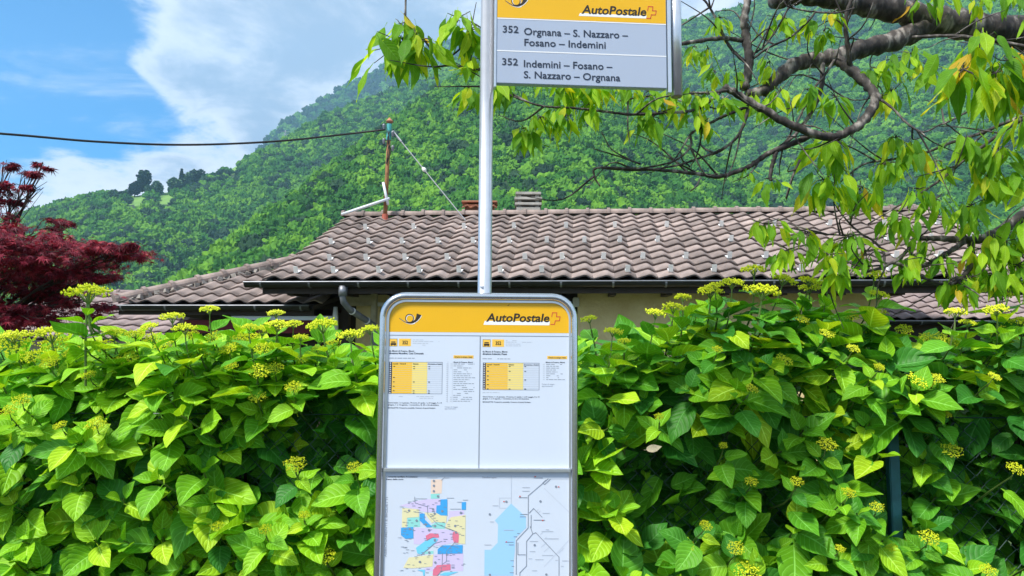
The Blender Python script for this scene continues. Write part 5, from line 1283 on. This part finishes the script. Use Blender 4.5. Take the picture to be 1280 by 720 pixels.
branch([(940, 68, 2.31), (955, 58, 2.29), (972, 35, 2.27), (986, 8, 2.25), (990, -6, 2.25)], 1.4, 1.0, 2)
branch([(1018, 15, 2.22), (1045, 16, 2.2), (1068, 10, 2.2)], 1.3, .9)
branch([(1140, 47, 2.4), (1180, 45, 2.35), (1225, 48, 2.3), (1290, 60, 2.25)], 2.2, 2.4, 4)
branch([(1094, 120, 2.27), (1115, 135, 2.25), (1135, 155, 2.22), (1155, 165, 2.2), (1180, 155, 2.2), (1200, 168, 2.2)], 1.8, .8, 6)
branch([(1300, 145, 2.35), (1270, 148, 2.35), (1230, 165, 2.36), (1190, 178, 2.37), (1148, 194, 2.38), (1110, 200, 2.38), (1078, 206, 2.38), (1050, 228, 2.38)], 2.6, 1.0, 6)
branch([(1300, 138, 2.3), (1268, 155, 2.3), (1230, 182, 2.3), (1206, 200, 2.31), (1175, 225, 2.32), (1148, 243, 2.32), (1115, 262, 2.33), (1085, 280, 2.34)], 2.4, 1.0, 5)
branch([(1310, 255, 2.5), (1280, 268, 2.48), (1250, 288, 2.46), (1226, 299, 2.44), (1197, 299, 2.42), (1170, 298, 2.4), (1143, 298, 2.4)], 8.5, 2.6, 4)
branch([(1213, 302, 2.43), (1215, 318, 2.42), (1212, 335, 2.4), (1200, 349, 2.38), (1190, 354, 2.38), (1172, 354, 2.36), (1150, 345, 2.35)], 4.0, 1.6, 5)
branch([(1205, 302, 2.42), (1185, 316, 2.4), (1158, 331, 2.38), (1135, 334, 2.37), (1118, 328, 2.36)], 3.6, 2.2, 4)
branch([(1143, 298, 2.4), (1135, 312, 2.38), (1120, 326, 2.36), (1090, 338, 2.34), (1060, 345, 2.33), (1024, 339, 2.32)], 2.6, 1.0, 5)
branch([(1105, 329, 2.35), (1104, 315, 2.35), (1090, 300, 2.36), (1076, 292, 2.36), (1058, 275, 2.37), (1045, 258, 2.38)], 1.8, .9, 3)
branch([(1078, 293, 2.36), (1050, 294, 2.35), (1019, 291, 2.34), (980, 284, 2.33)], 1.3, .7, 3)
branch([(1241, 292, 2.45), (1240, 315, 2.43), (1228, 340, 2.41), (1220, 365, 2.4)], 1.6, .8, 3)
branch([(1260, 288, 2.47), (1270, 310, 2.45), (1282, 325, 2.44)], 1.5, 1.0, 2)
branch([(1345, 120, 2.9), (1300, 200, 2.7), (1310, 255, 2.5)], 14, 8.5, 0, 'limb')
# leaf clusters: column, row of the hanging point, spread, count, leaf length in px, distance
CL = [(500, 34, 20, 10, 44, 1.95), (505, 58, 30, 18, 54, 1.95), (522, 55, 22, 10, 52, 1.93), (572, 26, 17, 11, 52, 1.97), (586, 40, 14, 8, 50, 1.97), (588, 80, 9, 6, 30, 1.98), (585, 114, 12, 7, 36, 1.97), (620, 112, 12, 6, 40, 1.95), (612, 118, 10, 4, 36, 2.05), (650, 100, 14, 5, 28, 2.0), (690, 105, 16, 5, 26, 2.0),
      (652, 165, 12, 9, 40, 2.0), (675, 150, 14, 8, 38, 2.0), (698, 138, 14, 7, 36, 2.0), (712, 108, 14, 7, 38, 2.02), (740, 108, 14, 9, 38, 2.03), (760, 106, 12, 8, 36, 2.04), (735, 135, 10, 5, 36, 2.03), (705, 150, 8, 5, 34, 2.0), (815, 150, 20, 13, 36, 2.1), (785, 110, 14, 6, 30, 2.08), (810, 118, 14, 7, 32, 2.1), (838, 120, 14, 7, 32, 2.12), (862, 122, 14, 7, 32, 2.14), (885, 120, 12, 6, 34, 2.16), (870, 145, 10, 4, 30, 2.15), (905, 128, 12, 6, 34, 2.17), (882, 155, 9, 3, 30, 2.16),
      (900, 26, 10, 6, 32, 2.3), (868, 62, 10, 5, 28, 2.28), (885, 64, 8, 4, 26, 2.26), (892, 92, 12, 6, 30, 2.25), (918, 92, 9, 4, 28, 2.25), (980, 26, 14, 8, 32, 2.28), (1013, 26, 9, 5, 28, 2.26), (1030, 42, 9, 5, 30, 2.28), (1043, 18, 10, 5, 26, 2.26), (962, 80, 12, 6, 30, 2.3), (975, 118, 12, 6, 34, 2.28), (1008, 115, 12, 6, 34, 2.28), (1045, 125, 14, 7, 34, 2.27), (955, 130, 10, 5, 32, 2.3), (935, 122, 9, 4, 30, 2.3),
      (1225, 58, 26, 10, 66, 1.75), (1205, 92, 18, 8, 66, 1.72), (1262, 80, 20, 10, 70, 1.75), (1245, 96, 16, 7, 66, 1.7), (1278, 95, 14, 7, 66, 1.78), (1115, 78, 14, 7, 36, 2.3), (1090, 88, 12, 6, 32, 2.3), (1140, 70, 14, 7, 34, 2.32), (1165, 88, 12, 6, 36, 2.3), (1115, 118, 12, 5, 36, 2.3),
      (935, 213, 7, 4, 20, 2.24), (962, 228, 10, 5, 24, 2.23), (1042, 180, 18, 12, 46, 2.3), (1030, 228, 18, 14, 46, 2.3), (1078, 238, 14, 11, 42, 2.35), (1106, 208, 14, 9, 36, 2.37), (1140, 190, 18, 10, 38, 2.36), (1120, 175, 12, 6, 34, 2.36), (1150, 240, 10, 5, 40, 2.3), (1170, 252, 16, 9, 36, 2.32), (1122, 275, 18, 13, 34, 2.35), (1205, 182, 20, 11, 42, 2.3), (1248, 190, 20, 11, 46, 2.28), (1235, 225, 16, 9, 42, 2.3), (1212, 262, 16, 9, 34, 2.35), (1212, 282, 12, 5, 26, 2.4), (1275, 150, 18, 9, 48, 2.2), (1272, 225, 16, 9, 44, 2.28), (1170, 205, 14, 6, 34, 2.35),
      (955, 284, 14, 10, 32, 2.33), (1008, 296, 12, 9, 30, 2.34), (985, 316, 13, 10, 32, 2.34), (1060, 300, 18, 12, 36, 2.35), (1035, 322, 16, 9, 34, 2.33), (1048, 340, 14, 8, 36, 2.32), (1082, 318, 12, 7, 30, 2.34), (1140, 325, 14, 9, 34, 2.36), (1126, 335, 10, 5, 32, 2.36), (1178, 322, 12, 7, 32, 2.37), (1160, 305, 12, 5, 28, 2.38), (1228, 315, 20, 12, 40, 2.38), (1258, 305, 20, 13, 42, 2.36), (1272, 335, 18, 12, 44, 2.34), (1245, 345, 18, 10, 40, 2.36), (1195, 355, 16, 11, 36, 2.38), (1215, 350, 12, 7, 36, 2.38), (1282, 275, 14, 8, 44, 2.3),
      (1150, 2, 16, 6, 28, 2.4), (1185, -4, 16, 6, 30, 2.4), (1262, -4, 18, 8, 34, 2.35), (1225, 2, 12, 4, 28, 2.38), (1320, 100, 24, 10, 50, 2.2), (1330, 200, 26, 12, 46, 2.3), (1330, 320, 26, 12, 44, 2.35), (1325, 20, 24, 10, 44, 2.3)]
CLV = []
tw = MB()
for cx_, cy_, sp, n, L, Y in CL:
    c = at(cx_, cy_, Y); nn = int(n * 1.75 + .5)
    for k in range(nn):
        off = Vector((random.gauss(0, .55) * sp, random.gauss(0, .5) * sp, random.gauss(0, .35) * sp)) * (Y / FPX)
        b = c + off; out_ = Vector((off.x, off.y, 0)); out_ = out_.normalized() if out_.length > 1e-4 else Vector((1, 0, 0))
        d = (out_ * random.uniform(.1, .9) + Vector((random.gauss(0, .32), random.gauss(0, .32), -1))).normalized()
        nv = (out_ * .8 + Vector((random.gauss(0, .4), random.gauss(-.45, .5), random.uniform(.1, .5))))
        Lm = L / FPX * Y * random.uniform(.50, .95)
        mw = leaf_matrix(b, d, nv, Lm) @ Matrix.Diagonal((random.uniform(.8, 1.15), 1, random.choice((-1, 1)) if random.random() < .25 else 1, 1))
        CLV.append((L * (1 if -10 < cx_ < 1285 else .1) * random.uniform(.9, 1.1), random.choice(CH), mw))
        if random.random() < .55: tw.tube([c + Vector((0, 0, .01)), c.lerp(b, .5) + Vector((0, 0, .012)), b - d * Lm * .2], [.0018, .0014, .001], 4, cap=False)
tag(tw.build('leaf_twigs', M['cherrybark'], cherry), kind='stuff')
CLV.sort(key=lambda t: -t[0])
for sc, me, mw in CLV[:300]: link(bpy.data.objects.new('leaf', me), cherry, mw)
join_leaves('foliage', [(me, mw) for sc, me, mw in CLV[300:]], cherry, [M['leaf_cherry']])

# ------------------------------------------------------------------ red maple
MY = 6.2
mb_ = at(-35, 430, MY + .3); mb_.z = 0
maple = tag(empty('maple_tree', mb_), 'dark red Japanese maple with feathery leaves in layered sprays', 'tree')
m = MB(); fork = at(-30, 425, MY + .3)
m.tube(catmull([mb_, mb_ + Vector((.05, 0, .8)), fork], 5), list(np.linspace(.085, .055, 11)), 9); m.build('trunk', M['bark'], maple, smooth=True)
SPR = [  # spray centre, half width px, half height px, count, depth offset
    (20, 290, 55, 14, 420, -.2), (75, 318, 62, 14, 560, -.3), (130, 312, 50, 9, 330, -.25), (25, 325, 60, 14, 520, -.4), (60, 340, 70, 12, 520, .1), (105, 335, 40, 12, 300, 0), (160, 306, 22, 5, 110, -.3),
    (15, 345, 60, 16, 520, .2), (40, 365, 60, 12, 420, .3), (90, 358, 45, 10, 260, .2), (20, 388, 60, 14, 420, .3), (75, 385, 45, 9, 200, .4), (10, 235, 30, 10, 120, 0), (38, 222, 18, 6, 55, 0), (52, 208, 10, 4, 26, .05), (45, 235, 14, 4, 34, 0), (5, 205, 14, 5, 36, .1), (18, 255, 28, 6, 70, .1), (50, 280, 30, 7, 170, .1), (95, 300, 34, 7, 200, -.1), (-60, 300, 60, 25, 500, 0), (-70, 360, 60, 25, 500, 0), (-40, 250, 40, 16, 200, 0), (30, 408, 50, 8, 170, .4), (145, 322, 34, 7, 170, -.2), (15, 400, 50, 12, 380, -.1), (55, 395, 45, 10, 300, -.1), (100, 378, 30, 8, 160, 0), (0, 310, 50, 14, 420, -.5), (120, 350, 30, 8, 150, -.1), (-20, 270, 40, 14, 260, 0)]
lv = []; lf = []
def maple_leaf(p, d, nrm, s):
    d = d.normalized(); nrm = (nrm - d * nrm.dot(d)).normalized(); x = d.cross(nrm)
    out = []
    for ang, l in ((-2.1, .5), (-1.75, .18), (-1.2, .85), (-.9, .24), (-.55, .95), (-.3, .26), (0, 1.1), (.3, .26), (.55, .95), (.9, .24), (1.2, .85), (1.75, .18), (2.1, .5)):
        out.append(p + (d * math.cos(ang) + x * math.sin(ang)) * l * s - nrm * (.22 * l * l * s))
    b = len(lv); lv.append(tuple(p)); lv.extend(tuple(q) for q in out)
    for i in range(1, 12, 1): lf.append((b, b + i, b + i + 1))
    lf.append((b, b + 12, b + 13))
for sx, sy, hw, hh, n, dz in SPR:
    Y = MY + dz; c = at(sx, sy, Y); k = Y / FPX
    for sub in range(max(2, n // 45)):
        cc = Vector((random.uniform(-1, 1) * hw, random.uniform(-1.0, 1.0) * hw * .6, random.uniform(-1, 1) * hh)) * k
        for _ in range(min(n, 45)):
            q = cc + Vector((random.gauss(0, .22) * hw, random.gauss(0, .25) * hw, random.gauss(0, .22) * hh)) * k
            q.z -= .05 * (q.x * q.x + q.y * q.y)
            d = Vector((q.x * 2 + random.gauss(0, .5), q.y + random.gauss(-.2, .5), random.gauss(-.35, .25)))
            maple_leaf(c + q, d, Vector((random.gauss(0, .35), random.gauss(-.25, .35), 1)), random.uniform(.040, .070))
me = bpy.data.meshes.new('crown'); me.from_pydata(lv, [], lf); me.materials.append(M['leaf_maple']); me.update()
tag(link(bpy.data.objects.new('crown', me), maple), kind='stuff')
for sx, sy, hw, hh, n, dz in SPR:
    c = at(sx, sy, MY + dz); m = MB(); mid = fork.lerp(c, .5) + Vector((random.uniform(-.1, .1), random.uniform(-.1, .1), .12))
    P = catmull([fork, mid, c], 6); m.tube(P, list(np.linspace(.017 if n > 130 else .007, .004, len(P))), 6, cap=False)
    for _ in range(7):
        e = c + Vector((random.gauss(0, .6) * hw, random.gauss(0, .4) * hw, random.gauss(0, .5) * hh)) * (MY / FPX); st = P[random.randrange(5, len(P))]
        m.tube([st, st.lerp(e, .5) + Vector((0, 0, .03)), e], [.006, .004, .002], 4, cap=False)
    m.build('branch', M['bark'], maple, smooth=True)
